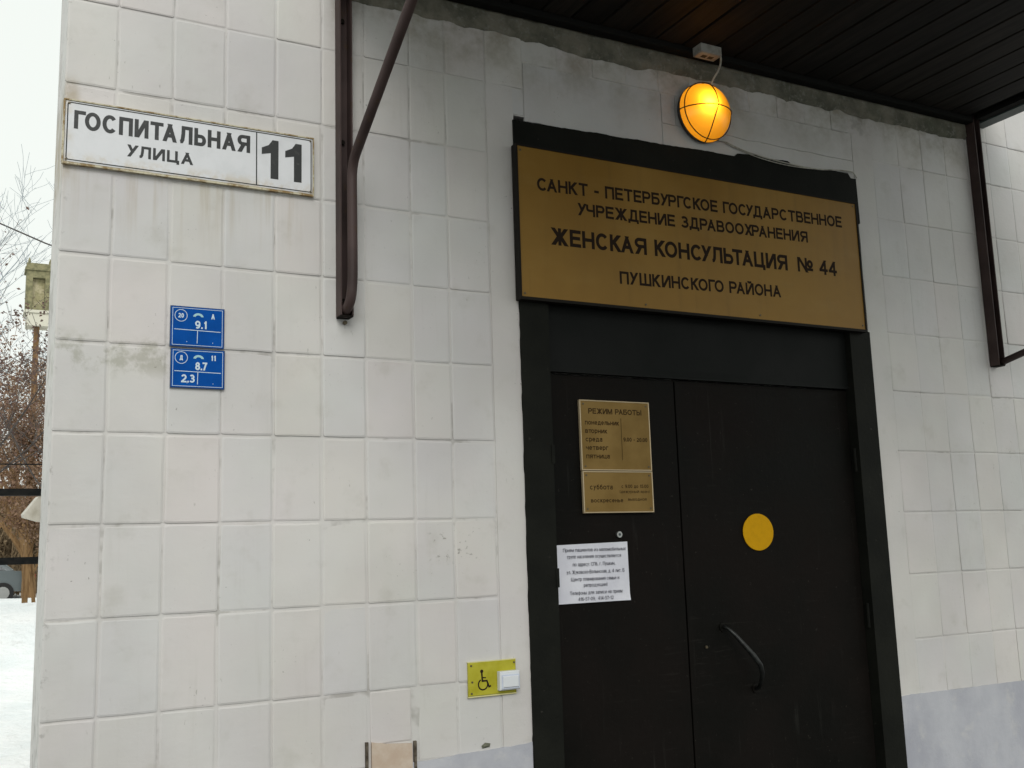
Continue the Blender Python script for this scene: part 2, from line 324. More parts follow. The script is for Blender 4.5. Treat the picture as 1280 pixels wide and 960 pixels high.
# ------------------------------------------------------------------ lettering: strokes laid out in the sign's plane
def G():
    g = {}
    def S(ch, w, *st): g[ch] = (w, st)
    P_ = lambda *p: ('p', list(p))          # polyline with square ends
    D_ = lambda *p: ('d', list(p))          # slanted stroke cut level
    C_ = lambda p: ('c', p)                 # arc with butt ends
    v = lambda x: P_((x, 0), (x, 1))
    S('Г', .58, P_((0, 0), (0, 1), (1, 1)))
    S('О', .80, C_(arc(.5, .5, .5, .5, 90, 450, 28)))
    S('С', .76, C_(arc(.5, .5, .5, .5, 40, 320, 22)))
    S('П', .72, P_((0, 0), (0, 1), (1, 1), (1, 0)))
    S('И', .74, v(0), v(1), D_((0, 0), (1, 1)))
    S('Й', .74, v(0), v(1), D_((0, 0), (1, 1)), C_(arc(.5, 1.30, .22, .14, 180, 360, 8)))
    S('Т', .70, P_((0, 1), (1, 1)), v(.5))
    S('А', .78, D_((0, 0), (.5, 1)), D_((1, 0), (.5, 1)), P_((.28, .30), (.72, .30)))
    S('Л', .76, P_((.28, 1), (1, 1), (1, 0)), C_([(.28, 1.05), (.26, .55), (.20, .16), (.10, .02), (-.04, 0)]))
    S('Ь', .66, v(0), C_([(0, .56)] + arc(.62, .28, .38, .28, 90, -90, 10) + [(0, 0)]))
    S('Ы', .88, v(0), C_([(0, .56)] + arc(.42, .28, .24, .28, 90, -90, 10) + [(0, 0)]), v(1))
    S('Н', .72, v(0), v(1), P_((0, .5), (1, .5)))
    S('Я', .74, v(1), C_([(1, 1)] + arc(.36, .74, .36, .26, 90, 270, 10) + [(1, .48)]), D_((0, 0), (.5, .48)))
    S('У', .70, D_((.15, 0), (1, 1)), D_((.48, .34), (0, 1)))
    S('Ц', .76, P_((0, 1), (0, 0), (1, 0)), P_((.86, 1), (.86, 0)), P_((1.02, 0), (1.02, -.17)))
    S('К', .70, v(0), D_((.18, .5), (.92, 1)), D_((1, 0), (.3, .55)), P_((0, .5), (.25, .5)))
    S('Е', .64, P_((1, 1), (0, 1), (0, 0), (1, 0)), P_((0, .52), (.9, .52)))
    S('Ё', .64, P_((1, 1), (0, 1), (0, 0), (1, 0)), P_((0, .52), (.9, .52)), P_((.2, 1.28), (.22, 1.28)), P_((.8, 1.28), (.82, 1.28)))
    S('Р', .68, v(0), C_([(0, 1)] + arc(.64, .73, .36, .27, 90, -90, 10) + [(0, .46)]))
    S('Б', .68, P_((.92, 1), (0, 1), (0, 0)), C_([(0, .58)] + arc(.64, .29, .36, .29, 90, -90, 10) + [(0, 0)]))
    S('В', .70, v(0), C_([(0, 1)] + arc(.60, .76, .30, .24, 90, -90, 9) + [(0, .52)]), C_([(.3, .52)] + arc(.66, .26, .34, .26, 90, -90, 9) + [(0, 0)]))
    S('Д', .82, P_((.30, 1), (.84, 1), (.84, 0)), C_([(.30, 1.05), (.29, .6), (.24, .25), (.14, 0)]), P_((-.02, -.17), (-.02, 0), (1.02, 0), (1.02, -.17)))
    S('Ж', 1.0, v(.5), D_((.45, .5), (.06, 1)), D_((0, 0), (.45, .52)), D_((.55, .5), (.94, 1)), D_((1, 0), (.55, .52)))
    S('З', .66, C_(arc(.46, .76, .44, .24, 150, -80, 12)), C_([(.3, .52)] + arc(.48, .27, .52, .27, 80, -155, 12)))
    S('М', .86, v(0), v(1), D_((.5, 0), (.06, 1)), D_((.5, 0), (.94, 1)))
    S('Х', .72, D_((0, 0), (1, 1)), D_((1, 0), (0, 1)))
    S('Ч', .68, v(1), C_([(0, 1.06), (0, .72)] + arc(.35, .62, .35, .16, 180, 270, 6) + [(1, .46)]))
    S('Ш', .96, P_((0, 1), (0, 0), (1, 0), (1, 1)), v(.5))
    S('Щ', 1.0, P_((0, 1), (0, 0), (1, 0)), P_((.92, 1), (.92, 0)), P_((.46, 1), (.46, 0)), P_((1.02, 0), (1.02, -.17)))
    S('Ю', 1.05, v(0), P_((0, .5), (.3, .5)), C_(arc(.67, .5, .34, .5, 90, 450, 24)))
    S('Э', .74, C_(arc(.5, .5, .5, .5, 140, -140, 22)), P_((.4, .5), (.95, .5)))
    S('Ф', .90, v(.5), C_(arc(.5, .54, .5, .33, 90, 450, 24)))
    S('Λ', .70, D_((0, 0), (.5, 1)), D_((1, 0), (.5, 1)))
    S('0', .60, C_(arc(.5, .5, .5, .5, 90, 450, 26)))
    S('1', .40, v(.85), C_([(.80, .97), (.45, .80), (.1, .76)]))
    S('2', .60, C_(arc(.5, .70, .48, .30, 165, -35, 12) + [(.08, .06)]), P_((0, 0), (1, 0)))
    S('3', .60, C_(arc(.46, .76, .44, .24, 150, -80, 12)), C_([(.3, .52)] + arc(.48, .27, .50, .27, 80, -155, 12)))
    S('4', .64, P_((.75, 0), (.75, 1)), D_((.0, .30), (.72, 1)), P_((0, .26), (1, .26)))
    S('5', .60, C_([(.95, 1), (.2, 1), (.1, .52)] + arc(.46, .33, .52, .33, 130, -155, 14)))
    S('6', .60, C_(arc(.5, .32, .48, .32, 90, 450, 20)), C_(arc(.55, .5, .53, .5, 55, 190, 12)))
    S('7', .60, P_((0, 1), (1, 1)), D_((.3, 0), (1, 1)))
    S('8', .60, C_(arc(.5, .76, .42, .24, 90, 450, 18)), C_(arc(.5, .27, .5, .27, 90, 450, 20)))
    S('9', .60, C_(arc(.5, .68, .48, .32, 90, 450, 20)), C_(arc(.45, .5, .53, .5, 10, -125, 12)))
    S('.', .16, P_((.5, 0), (.5, .02))); S(',', .16, P_((.5, .02), (.5, -.14))); S(':', .16, P_((.5, 0), (.5, .02)), P_((.5, .55), (.5, .57)))
    S(';', .16, P_((.5, .02), (.5, -.14)), P_((.5, .55), (.5, .57)))
    S('-', .36, P_((0, .42), (1, .42))); S(' ', .34); S('(', .24, C_(arc(1.0, .45, 1.0, .68, 120, 240, 8))); S(')', .24, C_(arc(0, .45, 1.0, .68, 60, -60, 8)))
    S('№', 1.15, P_((0, 0), (0, 1)), P_((.56, 0), (.56, 1)), D_((.56, 0), (0, 1)), C_(arc(.86, .62, .15, .24, 90, 450, 16)), P_((.72, .16), (1, .16)))
    # lower case that differs from a small capital (drawn in the same unit box)
    S('а', .66, v(1), C_([(1, .55)] + arc(.5, .28, .48, .28, 90, 270, 10) + [(1, .05)]), C_([(1, .7)] + arc(.5, .74, .5, .26, 10, 160, 8)))
    S('е', .70, P_((.05, .5), (.95, .5)), C_(arc(.5, .5, .5, .5, 0, 320, 22)))
    S('р', .68, P_((0, -.35), (0, 1)), C_(arc(.5, .5, .5, .5, 90, 450, 20)))
    S('у', .66, D_((.1, -.35), (1, 1)), D_((.52, .2), (0, 1)))
    S('б', .70, C_(arc(.5, .45, .48, .45, 90, 450, 20)), C_([(.03, .5), (.1, 1.05), (.4, 1.25), (.95, 1.4)]))
    S('ф', .95, P_((.5, -.35), (.5, 1.35)), C_(arc(.5, .5, .5, .48, 90, 450, 22)))
    return g
GL = G(); UPD = {c: c.upper() for c in 'вгджзийклмнопстхцчшщьыэюя'}
def glyph(ch):
    if ch in GL: return GL[ch], (.76 if ch in 'аерубф' else 1.0)
    if ch in UPD: return GL[UPD[ch]], .76
    if ch == 'ё': return GL['е'], .76
    return GL[ch.upper()], 1.0
def stroke(mb, pts, w, y, cap):
    pts = [Vector((p[0], p[1])) for p in pts]; n_ = len(pts); closed = (pts[0] - pts[-1]).length < 1e-7
    if cap and not closed:
        pts[0] = pts[0] + (pts[0] - pts[1]).normalized() * (w / 2); pts[-1] = pts[-1] + (pts[-1] - pts[-2]).normalized() * (w / 2)
    L = []; R = []
    for i in range(n_):
        a = pts[i] - pts[i - 1] if i > 0 else (pts[-1] - pts[-2] if closed else pts[1] - pts[0])
        b = pts[i + 1] - pts[i] if i < n_ - 1 else (pts[1] - pts[0] if closed else pts[-1] - pts[-2])
        a.normalize(); b.normalize(); na = Vector((-a.y, a.x)); nb = Vector((-b.y, b.x)); m = (na + nb)
        m = m.normalized() if m.length > 1e-6 else na
        k = (w / 2) / max(.5, m.dot(na)); L.append(pts[i] + m * k); R.append(pts[i] - m * k)
    vs = [(p.x, y, p.y) for p in L] + [(p.x, y, p.y) for p in R]
    mb.add(vs, [(i, n_ + i, n_ + i + 1, i + 1) for i in range(n_ - 1)])
def letter(mb, ch, x, z, wd, H, t, y):
    (w0, st), s = glyph(ch); Hh = H * s; yy = y
    mapx = lambda u: x + t / 2 + u * (wd - t); mapz = lambda v: z + t / 2 + v * (Hh - t)
    for k, (kind, pts) in enumerate(st):
        yy = y - .00004 * (k + 1)
        if kind == 'd':
            (u0, v0), (u1, v1) = pts
            a = Vector((mapx(u0), mapz(v0))); b = Vector((mapx(u1), mapz(v1)))
            if a.y > b.y: a, b = b, a
            d = (b - a); e0 = a - d * ((t / 2) / max(d.y, 1e-6)) if min(v0, v1) in (0, -.35) else a; e1 = b + d * ((t / 2) / max(d.y, 1e-6)) if max(v0, v1) == 1 else b
            hw = (t / 2) / max(.35, abs(d.normalized().y))
            # keep the stroke inside the letter box
            lo, hi = (x + hw, x + wd - hw)
            if 'Λ' != ch and kind == 'd':
                e0.x = min(max(e0.x, lo), hi); e1.x = min(max(e1.x, lo), hi)
            mb.add([(e0.x - hw, yy, e0.y), (e0.x + hw, yy, e0.y), (e1.x + hw, yy, e1.y), (e1.x - hw, yy, e1.y)], [(0, 1, 2, 3)])
        else:
            stroke(mb, [(mapx(u), mapz(v)) for u, v in pts], t, yy, kind == 'p')
KERN = {'ТА', 'АТ', 'ТД', 'ГО', 'ГС', 'УЛ', 'УР', 'УЧ', 'АУ', 'РА', 'КО', 'ОД', 'УД', 'ЬТ', 'ХР', 'то', 'СА', 'КА', 'СУ'}
def lettering(s, x0, x1, z, H, t, y, mat, parent, gap=.075, name='lettering', slope=0.0):
    """one line of text: baseline z, cap height H, from x0 to x1, stroke t (metres)"""
    tot = sum(glyph(c)[0][0] * glyph(c)[1] for c in s); ng = len(s) - 1
    kn = [(-.13 if c + d in KERN else 0) for c, d in zip(s, s[1:] + ' ')]
    k = (x1 - x0) / (tot * H + ng * gap * H + sum(kn) * H); x = x0; mb = MB()
    for ci, c in enumerate(s):
        (w0, _), sz = glyph(c); wd = w0 * sz * H * k
        if c != ' ': letter(mb, c, x, z + slope * (x - x0), max(wd, t * 1.02), H, t * (.92 if sz < 1 else 1), y)
        x += wd + (gap + kn[ci]) * H * k
    return mb.build(name, mat, parent)

rnd = random.Random(7)
# ------------------------------------------------------------------ ground
def build_ground():
    vs = []; fs = []; nx, ny = 170, 160
    xs = [-60 + 120 * i / nx for i in range(nx + 1)]; ys = [-40 + 110 * (j / ny) for j in range(ny + 1)]
    for y in ys:
        for x in xs:
            h = .10 * noise.noise(Vector((x * .35, y * .35, 1))) + .05 * noise.noise(Vector((x * 1.3, y * 1.3, 4)))
            h += .86 * math.exp(-((y - 13.5 - .6 * noise.noise(Vector((x * .3, 0, 9)))) / 2.2) ** 2) * (1 + .12 * noise.noise(Vector((x * .8, y * .8, 2)))) + (.5 * min(1, max(0, (y - 13) / 4)))
            if y < 2: h *= max(0, (y + 3) / 5) if y > -3 else 0
            if y < .3: h -= .06
            vs.append((x, y, h))
    for j in range(ny):
        for i in range(nx): a = j * (nx + 1) + i; fs.append((a, a + 1, a + nx + 2, a + nx + 1))
    mb = MB(); mb.add(vs, fs); o = mb.build('snow_ground', 'snow', smooth=True)
    tag(o, 'snow covered ground beyond the wall corner', None, kind='structure')
    mb = MB(); R = 900
    mb.add([(-R, -R, -.25), (R, -R, -.25), (R, R, -.25), (-R, R, -.25)], [(0, 1, 2, 3)])
    tag(mb.build('ground', 'snow'), 'wide flat snowy ground reaching the horizon', None, kind='structure')
build_ground()
n = NT('added_dark_ground'); f = n.noise(2.2, 6, .65); g = n.noise(14, 5, .7)  # unseen dark ground added in front to cut light bouncing onto the wall
col = n.mix(n.ramp(f, .4, .62), (.035, .034, .032), (.10, .10, .098)); n.set(n.mix(n.math('MULTIPLY', n.ramp(g, .5, .7), .4), col, (.05, .048, .044)), .75, spec=.3); n.bump(n.math('ADD', f, g), .5, .02); M['added_ground'] = n.m
mb = MB(); vs = []; nx, ny = 60, 50
for j in range(ny + 1):
    for i in range(nx + 1):
        x = -9.2 + 24 * i / nx; y = -17.5 + 17.6 * j / ny; vs.append((x, y, .02 + .012 * noise.noise(Vector((x * 2, y * 2, 0)))))
mb.add(vs, [(j * (nx + 1) + i, j * (nx + 1) + i + 1, (j + 1) * (nx + 1) + i + 1, (j + 1) * (nx + 1) + i) for j in range(ny) for i in range(nx)])
tag(mb.build('added_ground', 'added_ground', smooth=True), 'unseen dark wet ground added before the entrance to cut bounce light', None, kind='structure')

# ------------------------------------------------------------------ building
B = empty('building', 'white tiled building front with a dark metal double door', 'building')
TF = -.005                                         # tile face plane
w = MB()
w.box(.004, 1.389, -.0014, .35, -.3, 4.9); w.box(2.968, 5.6, -.0014, .35, -.3, 4.9); w.box(1.389, 2.968, -.0012, .35, 2.95, 4.9)
w.box(1.0, 5.6, .35, 8.0, -.3, 4.9)
w.box(1.389, 2.968, .13, .35, -.3, 2.95)
w.build('wall', 'wall', B)
mb = MB(); mb.box(-.03, 5.7, -.08, .40, 4.9, 4.98); mb.build('parapet_coping', 'sheet', B)

def tile_mesh(seed, w_, h_):
    r = random.Random(seed); j = lambda a: r.uniform(-a, a)
    c = .004; per = []
    for (sx, sz) in ((-1, -1), (1, -1), (1, 1), (-1, 1)):
        cx, cz = sx * w_ / 2, sz * h_ / 2
        a, b = ((cx, cz - sz * c), (cx - sx * c, cz)); 
        if sx * sz < 0: a, b = b, a
        per += [(a[0] + j(.0007), a[1] + j(.0007)), (b[0] + j(.0007), b[1] + j(.0007))]
        nx_, nz_ = {(-1, -1): (0, -1), (1, -1): (1, 0), (1, 1): (0, 1), (-1, 1): (-1, 0)}[(sx, sz)]
        per.append((nx_ * w_ / 2 + (0 if nx_ else j(.02)) + j(.0007), nz_ * h_ / 2 + (0 if nz_ else j(.03)) + j(.0007)))
    k = len(per); b1, b2 = .0022, .0050
    inn = lambda p, d: (p[0] - math.copysign(d, p[0]) if abs(p[0]) > .01 else p[0], p[1] - math.copysign(d, p[1]) if abs(p[1]) > .02 else p[1])
    vs = [(p[0], .004, p[1]) for p in per] + [(p[0], -.0018 + j(.0004), p[1]) for p in per] + [(inn(p, b2)[0], -.0030 + j(.0002), inn(p, b2)[1]) for p in per]
    fs = []
    for a in range(k):
        q = (a + 1) % k; fs += [(a, q, k + q, k + a), (k + a, k + q, 2 * k + q, 2 * k + a)]
    fs.append(tuple(range(2 * k, 3 * k)))
    m = bpy.data.meshes.new('tile'); m.from_pydata(vs, [], fs); m.materials.append(M['tile']); m.update(); return m
TW, TH = .1434, .2410
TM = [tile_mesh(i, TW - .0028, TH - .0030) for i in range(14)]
def tile(x0, x1, z0, z1, mesh=None, gw=.0028, gh=.0026):
    o = bpy.data.objects.new('tile', mesh or rnd.choice(TM)); COL.objects.link(o); o.parent = B
    gx = rnd.uniform(-.0012, .0014)
    o.location = ((x0 + x1) / 2 + rnd.uniform(-.0008, .0008), -.0008 + rnd.uniform(-.0012, .0014), (z0 + z1) / 2 + rnd.uniform(-.001, .001))
    o.scale = ((x1 - x0 - gw - gx) / (TW - .0028), 1, (z1 - z0 - gh + rnd.uniform(-.0012, .0006)) / (TH - .0030))
    o.rotation_euler = (-rnd.uniform(.001, .013), rnd.uniform(-.0035, .0035), rnd.uniform(-.006, .006))
    return o
cols = [0.0, .133, .285, .433, .581, .724, .859, 1.013, 1.140, 1.287]
rows = [.900, 1.109, 1.355, 1.595, 1.837, 2.079, 2.319, 2.557, 2.799, 3.049, 3.245, 3.49, 3.735]
for i in range(len(cols) - 1):
    for j in range(len(rows) - 1):
        if j == 0 and i == 6: continue
        if j >= 10 and i > 4: continue
        if j == 9 and i > 8: continue
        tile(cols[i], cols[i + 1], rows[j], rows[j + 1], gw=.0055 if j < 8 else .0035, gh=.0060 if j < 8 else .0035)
for j in range(9, 10): tile(1.287, 1.430, 3.049, 3.245)
# row above the door (between plaster and mortar strip)
xx = 1.430
while xx < 2.95:
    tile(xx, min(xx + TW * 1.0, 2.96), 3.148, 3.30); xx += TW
rc = [3.083, 3.240, 3.383, 3.530] + [3.674 + TW * k for k in range(7)]
rr_ = rows[:-1] + [3.735, 3.978, 4.22]
for i in range(len(rc) - 1):
    for j in range(len(rr_) - 1):
        if j >= 10 and i < 3: continue
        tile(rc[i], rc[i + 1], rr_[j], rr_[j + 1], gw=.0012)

def ragged(pts, amp, step=.02, sd=0):
    """densify an open polyline and make it ragged"""
    out = []
    for a, b in zip(pts[:-1], pts[1:]):
        L = math.dist(a, b); k = max(1, int(L / step))
        for i in range(k):
            t = i / k; x = a[0] + (b[0] - a[0]) * t; z = a[1] + (b[1] - a[1]) * t
            q = Vector((x * 14 + sd, z * 14, sd)); q2 = Vector((x * 55 + sd, z * 55, sd))
            out.append((x + amp * noise.noise(q) + amp * .4 * noise.noise(q2), z + amp * noise.noise(q + Vector((5, 5, 5))) + amp * .5 * noise.noise(q2 + Vector((3, 1, 1)))))
    out.append(pts[-1]); return out
def sheet(name, A, Bp, y0, y1, mat, parent):
    """strip between two polylines with equal count, with thickness"""
    k = min(len(A), len(Bp)); A = A[:k]; Bp = Bp[:k]; mb = MB()
    vs = [(p[0], y0, p[1]) for p in A] + [(p[0], y0, p[1]) for p in Bp] + [(p[0], y1, p[1]) for p in A] + [(p[0], y1, p[1]) for p in Bp]
    fs = []
    for i in range(k - 1):
        fs += [(i, i + 1, k + i + 1, k + i), (i, 2 * k + i, 2 * k + i + 1, i + 1), (k + i, k + i + 1, 3 * k + i + 1, 3 * k + i)]
    fs += [(0, k, 3 * k, 2 * k), (k - 1, 3 * k - 1, 4 * k - 1, 2 * k - 1)]
    mb.add(vs, fs); return fix_normals(mb.build(name, mat, parent))
def line(x0, z0, x1, z1, k): return [(x0 + (x1 - x0) * i / k, z0 + (z1 - z0) * i / k) for i in range(k + 1)]
def rag(pts, amp, sd):
    return [(x + amp * noise.noise(Vector((x * 12 + sd, z * 12, sd))) + amp * .5 * noise.noise(Vector((x * 50, z * 50 + sd, 2))),
             z + amp * noise.noise(Vector((x * 12, z * 12 + sd, 7))) + amp * .5 * noise.noise(Vector((x * 50 + sd, z * 50, 9)))) for x, z in pts]
def straight_x(pts, x): return [(x, p[1]) for p in pts]
# smooth plaster beside and above the door
L_ = line(0, .88, 0, 3.05, 110)
sheet('plaster_band', straight_x(L_, 1.2885), rag([(1.388, z) for _, z in L_], .004, 3), -.0048, .004, 'plaster', B)
L_ = line(0, .88, 0, 3.145, 110)
sheet('plaster_band', rag([(2.972, z) for _, z in L_], .002, 8), straight_x(L_, 3.0815), -.0046, .004, 'plaster', B)
def slab(x0, x1, z0, z1, k=24, name='plaster_slab'):
    sheet(name, rag(line(x0, z0, x1, z0, k), .0035, x0), line(x0, z1, x1, z1, k), -.0044 + rnd.uniform(-.0006, .0006), .004, 'plaster', B)
slab(1.4335, 2.008, 2.934, 3.144, 40); slab(2.012, 2.072, 3.03, 3.144, 6); slab(2.012, 2.97, 2.938, 3.026, 50); slab(2.076, 2.970, 3.030, 3.144, 40)
slab(1.2895, 1.4295, 2.955, 3.045, 8)
# rough grey mortar strip under the canopy
k = 150
low = [(x, 3.232 + .016 * noise.noise(Vector((x * 5, 1, 0))) + .010 * noise.noise(Vector((x * 17, 2, 0))) + .004 * noise.noise(Vector((x * 60, 3, 0))) - .03 * max(0, 1 - abs(x - 1.75) / .25) * 0.6) for x, _ in line(.815, 0, 3.68, 0, k)]
mb = MB(); rows_ = 8
vs = []
for r in range(rows_ + 1):
    for i, (x, z) in enumerate(low):
        zz = z + (3.335 - z) * r / rows_
        vs.append((x, -.012 - .006 * noise.noise(Vector((x * 22, zz * 22, 5))) - .004 * noise.noise(Vector((x * 70, zz * 70, 5))) + (.008 if r == 0 else 0), zz))
fs = [(r * (k + 1) + i, r * (k + 1) + i + 1, (r + 1) * (k + 1) + i + 1, (r + 1) * (k + 1) + i) for r in range(rows_) for i in range(k)]
mb.add(vs, fs); mb.build('mortar_band', 'mortar', B, smooth=True)
# grey-blue painted plinth with a hand painted upper edge
def plinth(x0, x1, zs, sd):
    k = int((x1 - x0) / .015); A = [(x0 + (x1 - x0) * i / k, -.3) for i in range(k + 1)]
    T = []
    for x, _ in A:
        f = (x - x0) / (x1 - x0); z = zs[0] + (zs[1] - zs[0]) * f
        T.append((x, z + .006 * noise.noise(Vector((x * 9, sd, 0))) + .003 * noise.noise(Vector((x * 40, sd, 0)))))
    sheet('plinth_render', A, T, -.0075, .004, 'plinth', B)
plinth(.0, 1.386, (.875, .912), 1); plinth(2.973, 5.6, (.905, .895), 5)
# tile with its paint worn away above the plinth, dark open joints on both sides
t_ = tile(.863, .992, .962, 1.109)
mb = MB(); up = rag(line(.866, .968, .990, .956, 14), .004, 2)
sheet('worn_tile', line(.866, .87, .990, .87, 14), up, -.0105, .003, 'bare', B)
mb.box(.848, .856, -.0108, .003, .86, .972); mb.build('open_joint', 'gap', B); mb = MB(); mb.box(.995, 1.003, -.0109, .003, .86, .960); mb.build('open_joint', 'gap', B)
mb = MB(); mb.add([(1.215, -.006, .914), (1.24, -.006, .916), (1.243, -.006, .926), (1.225, -.006, .930), (1.213, -.006, .922), (1.226, -.012, .921)], [(0, 1, 5), (1, 2, 5), (2, 3, 5), (3, 4, 5), (4, 0, 5)])
mb.build('filler_lump', 'mortar', B)
# pale tin ledge on the end of the wall
mb = MB(); mb.add([(0, .38, 1.692), (-.038, .38, 1.640), (-.036, .38, 1.630), (.002, .38, 1.618), (0, .56, 1.700), (-.038, .56, 1.648), (-.036, .56, 1.638), (.002, .56, 1.626)],
                 [(0, 1, 2, 3), (7, 6, 5, 4), (0, 4, 5, 1), (1, 5, 6, 2), (2, 6, 7, 3)])
mb.add([(0, .38, 1.692), (.06, .38, 1.692), (.06, .38, 1.618), (.002, .38, 1.618), (0, .56, 1.700), (.06, .56, 1.70), (.06, .56, 1.626), (.002, .56, 1.626)], [(0, 3, 2, 1), (4, 5, 6, 7), (0, 1, 5, 4), (3, 7, 6, 2)]); fix_normals(mb.build('tin_ledge', 'sheet', B))

# ---- door
mb = MB()
mb.prism([(1.387, -.3), (1.492, -.3), (1.494, 2.31), (1.389, 2.31)], -.014, .10); fix_normals(mb.build('door_jamb', 'frame', B)); mb = MB(); mb.prism([(2.862, -.3), (2.972, -.3), (2.970, 2.31), (2.860, 2.31)], -.014, .10)
fix_normals(mb.build('door_jamb', 'frame', B))
up = rag(line(1.386, 2.928, 2.972, 2.968, 110), .005, 4)
up = [(x, z + (.012 if 2.62 > x > 2.35 else 0) - (.018 if x > 2.93 else 0)) for x, z in up]
sheet('lintel', line(1.386, 2.76, 2.972, 2.76, 110), up, -.0125, .10, 'frame', B)
mb = MB(); mb.box(1.389, 2.970, .0, .10, 2.3085, 2.7595); mb.build('sign_backing', 'frame', B)
def dented(name, x0, x1, z0, z1, y, th, mat, parent, nx=14, nz=30, amp=.0025, sd=0, fold=None):
    mb = MB(); vs = []; 
    for j in range(nz + 1):
        for i in range(nx + 1):
            x = x0 + (x1 - x0) * i / nx; z = z0 + (z1 - z0) * j / nz
            e = min(i, nx - i, j, nz - j); a = amp if e > 0 else 0
            vs.append((x, y + a * noise.noise(Vector((x * 3 + sd, z * 2.2, sd))) + a * .4 * noise.noise(Vector((x * 9, z * 7, sd))), z))
    fs = [(j * (nx + 1) + i, j * (nx + 1) + i + 1, (j + 1) * (nx + 1) + i + 1, (j + 1) * (nx + 1) + i) for j in range(nz) for i in range(nx)]
    mb.add(vs, fs); o = len(mb.v)
    mb.add([(x0, y, z0), (x1, y, z0), (x1, y, z1), (x0, y, z1), (x0, y + th, z0), (x1, y + th, z0), (x1, y + th, z1), (x0, y + th, z1)],
           [(0, 4, 5, 1), (1, 5, 6, 2), (2, 6, 7, 3), (3, 7, 4, 0)])
    return mb.build(name, mat, parent, smooth=False)
dented('transom_panel', 1.494, 2.860, 2.086, 2.307, .016, .05, 'transom', B, 40, 10, .004, 3)
mb = MB()                                                    # folded lip of the transom panel
mb.box(1.494, 2.860, .012, .03, 2.078, 2.0855)
mb.build('transom_lip', 'transom', B)
Lf = dented('door_leaf', 1.506, 2.021, .02, 2.072, .030, .04, 'door', B, 16, 50, .003, 1)
Rf = dented('door_leaf', 2.0275, 2.858, .02, 2.074, .030, .04, 'door', B, 24, 50, .003, 6)
mb = MB(); mb.box(2.0255, 2.0475, .0275, .0302, .02, 2.07); mb.build('meeting_strip', 'door', Rf)
for z in (1.80, 1.405, .45):
    mb = MB(); mb.tube([(1.4985, .012, z - .04), (1.4985, .012, z + .04)], .0075, 10); mb.tube([(1.4985, .012, z - .002), (1.4985, .012, z + .002)], .0088, 10); mb.box(1.486, 1.4975, -.0165, -.0135, z - .03, z + .03)
    mb.build('hinge', 'frame', Lf, smooth=False)
for z in (1.80, 1.21, .45):
    mb = MB(); mb.tube([(2.862, .012, z - .045), (2.862, .012, z + .045)], .0075, 10); mb.tube([(2.862, .012, z - .002), (2.862, .012, z + .002)], .0088, 10)
    mb.build('hinge', 'frame', Rf)
mb = MB(); mb.tube([(1.759, .031, 1.537), (1.759, .021, 1.537)], .0105, 18); mb.build('peephole', 'steel', Lf)
mb = MB(); mb.tube([(1.759, .0212, 1.537), (1.759, .0203, 1.537)], .0048, 14); mb.build('peephole_lens', 'glass', Lf)
mb = MB(); pts = [(2.178, .030, 1.208), (2.1785, .016, 1.2075), (2.183, .004, 1.202), (2.199, -.010, 1.180), (2.226, -.028, 1.141), (2.250, -.043, 1.106), (2.266, -.050, 1.078), (2.278, -.044, 1.050), (2.292, -.018, 1.015), (2.304, .010, .993), (2.306, .030, .990)]
mb.tube(pts, [.006, .006, .0065, .0075, .0088, .0095, .0092, .0082, .0072, .0065, .006], 12); mb.build('handle', 'handle', Rf, smooth=True)
for q in ((2.178, 1.208), (2.306, .990)):
    mb = MB(); mb.tube([(q[0], .031, q[1]), (q[0], .0255, q[1])], .017, 14); mb.build('handle_plate', 'door', Rf)
mb = MB(); mb.tube([(2.10, .031, 1.145), (2.10, .026, 1.145)], .005, 10); mb.build('screw_head', 'screw', Rf)

# ------------------------------------------------------------------ canopy
Cn = empty('canopy', 'dark boarded canopy over the door on steel brackets', 'canopy')
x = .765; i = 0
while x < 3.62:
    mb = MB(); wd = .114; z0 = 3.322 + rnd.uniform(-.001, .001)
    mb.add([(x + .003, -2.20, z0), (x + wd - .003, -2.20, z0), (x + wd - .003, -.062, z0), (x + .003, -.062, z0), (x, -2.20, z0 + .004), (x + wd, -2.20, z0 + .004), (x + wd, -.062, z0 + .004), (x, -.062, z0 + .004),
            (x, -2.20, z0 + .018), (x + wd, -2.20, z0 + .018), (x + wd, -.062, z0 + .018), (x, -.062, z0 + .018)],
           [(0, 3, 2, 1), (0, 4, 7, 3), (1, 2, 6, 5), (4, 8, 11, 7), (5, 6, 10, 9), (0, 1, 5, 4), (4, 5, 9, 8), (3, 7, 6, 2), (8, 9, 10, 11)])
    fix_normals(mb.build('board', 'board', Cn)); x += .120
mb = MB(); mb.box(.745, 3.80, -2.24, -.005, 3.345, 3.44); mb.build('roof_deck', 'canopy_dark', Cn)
mb = MB(); mb.box(.78, 3.675, -.058, -.020, 3.302, 3.343, .004); mb.build('wall_beam', 'canopy_dark', Cn)
mb = MB(); mb.box(3.695, 3.735, -2.20, -.06, 3.316, 3.343); mb.build('edge_beam', 'canopy_dark', Cn)
mb = MB(); mb.box(3.742, 3.806, -2.245, -.006, 3.312, 3.322); mb.box(3.796, 3.806, -2.245, -.006, 3.324, 3.46); mb.build('edge_trim', 'trim', Cn)
mb = MB(); mb.box(.735, 3.79, -2.255, -2.245, 3.300, 3.46); mb.box(.735, .744, -1.523, -.006, 3.300, 3.46); mb.build('fascia', 'trim', Cn)
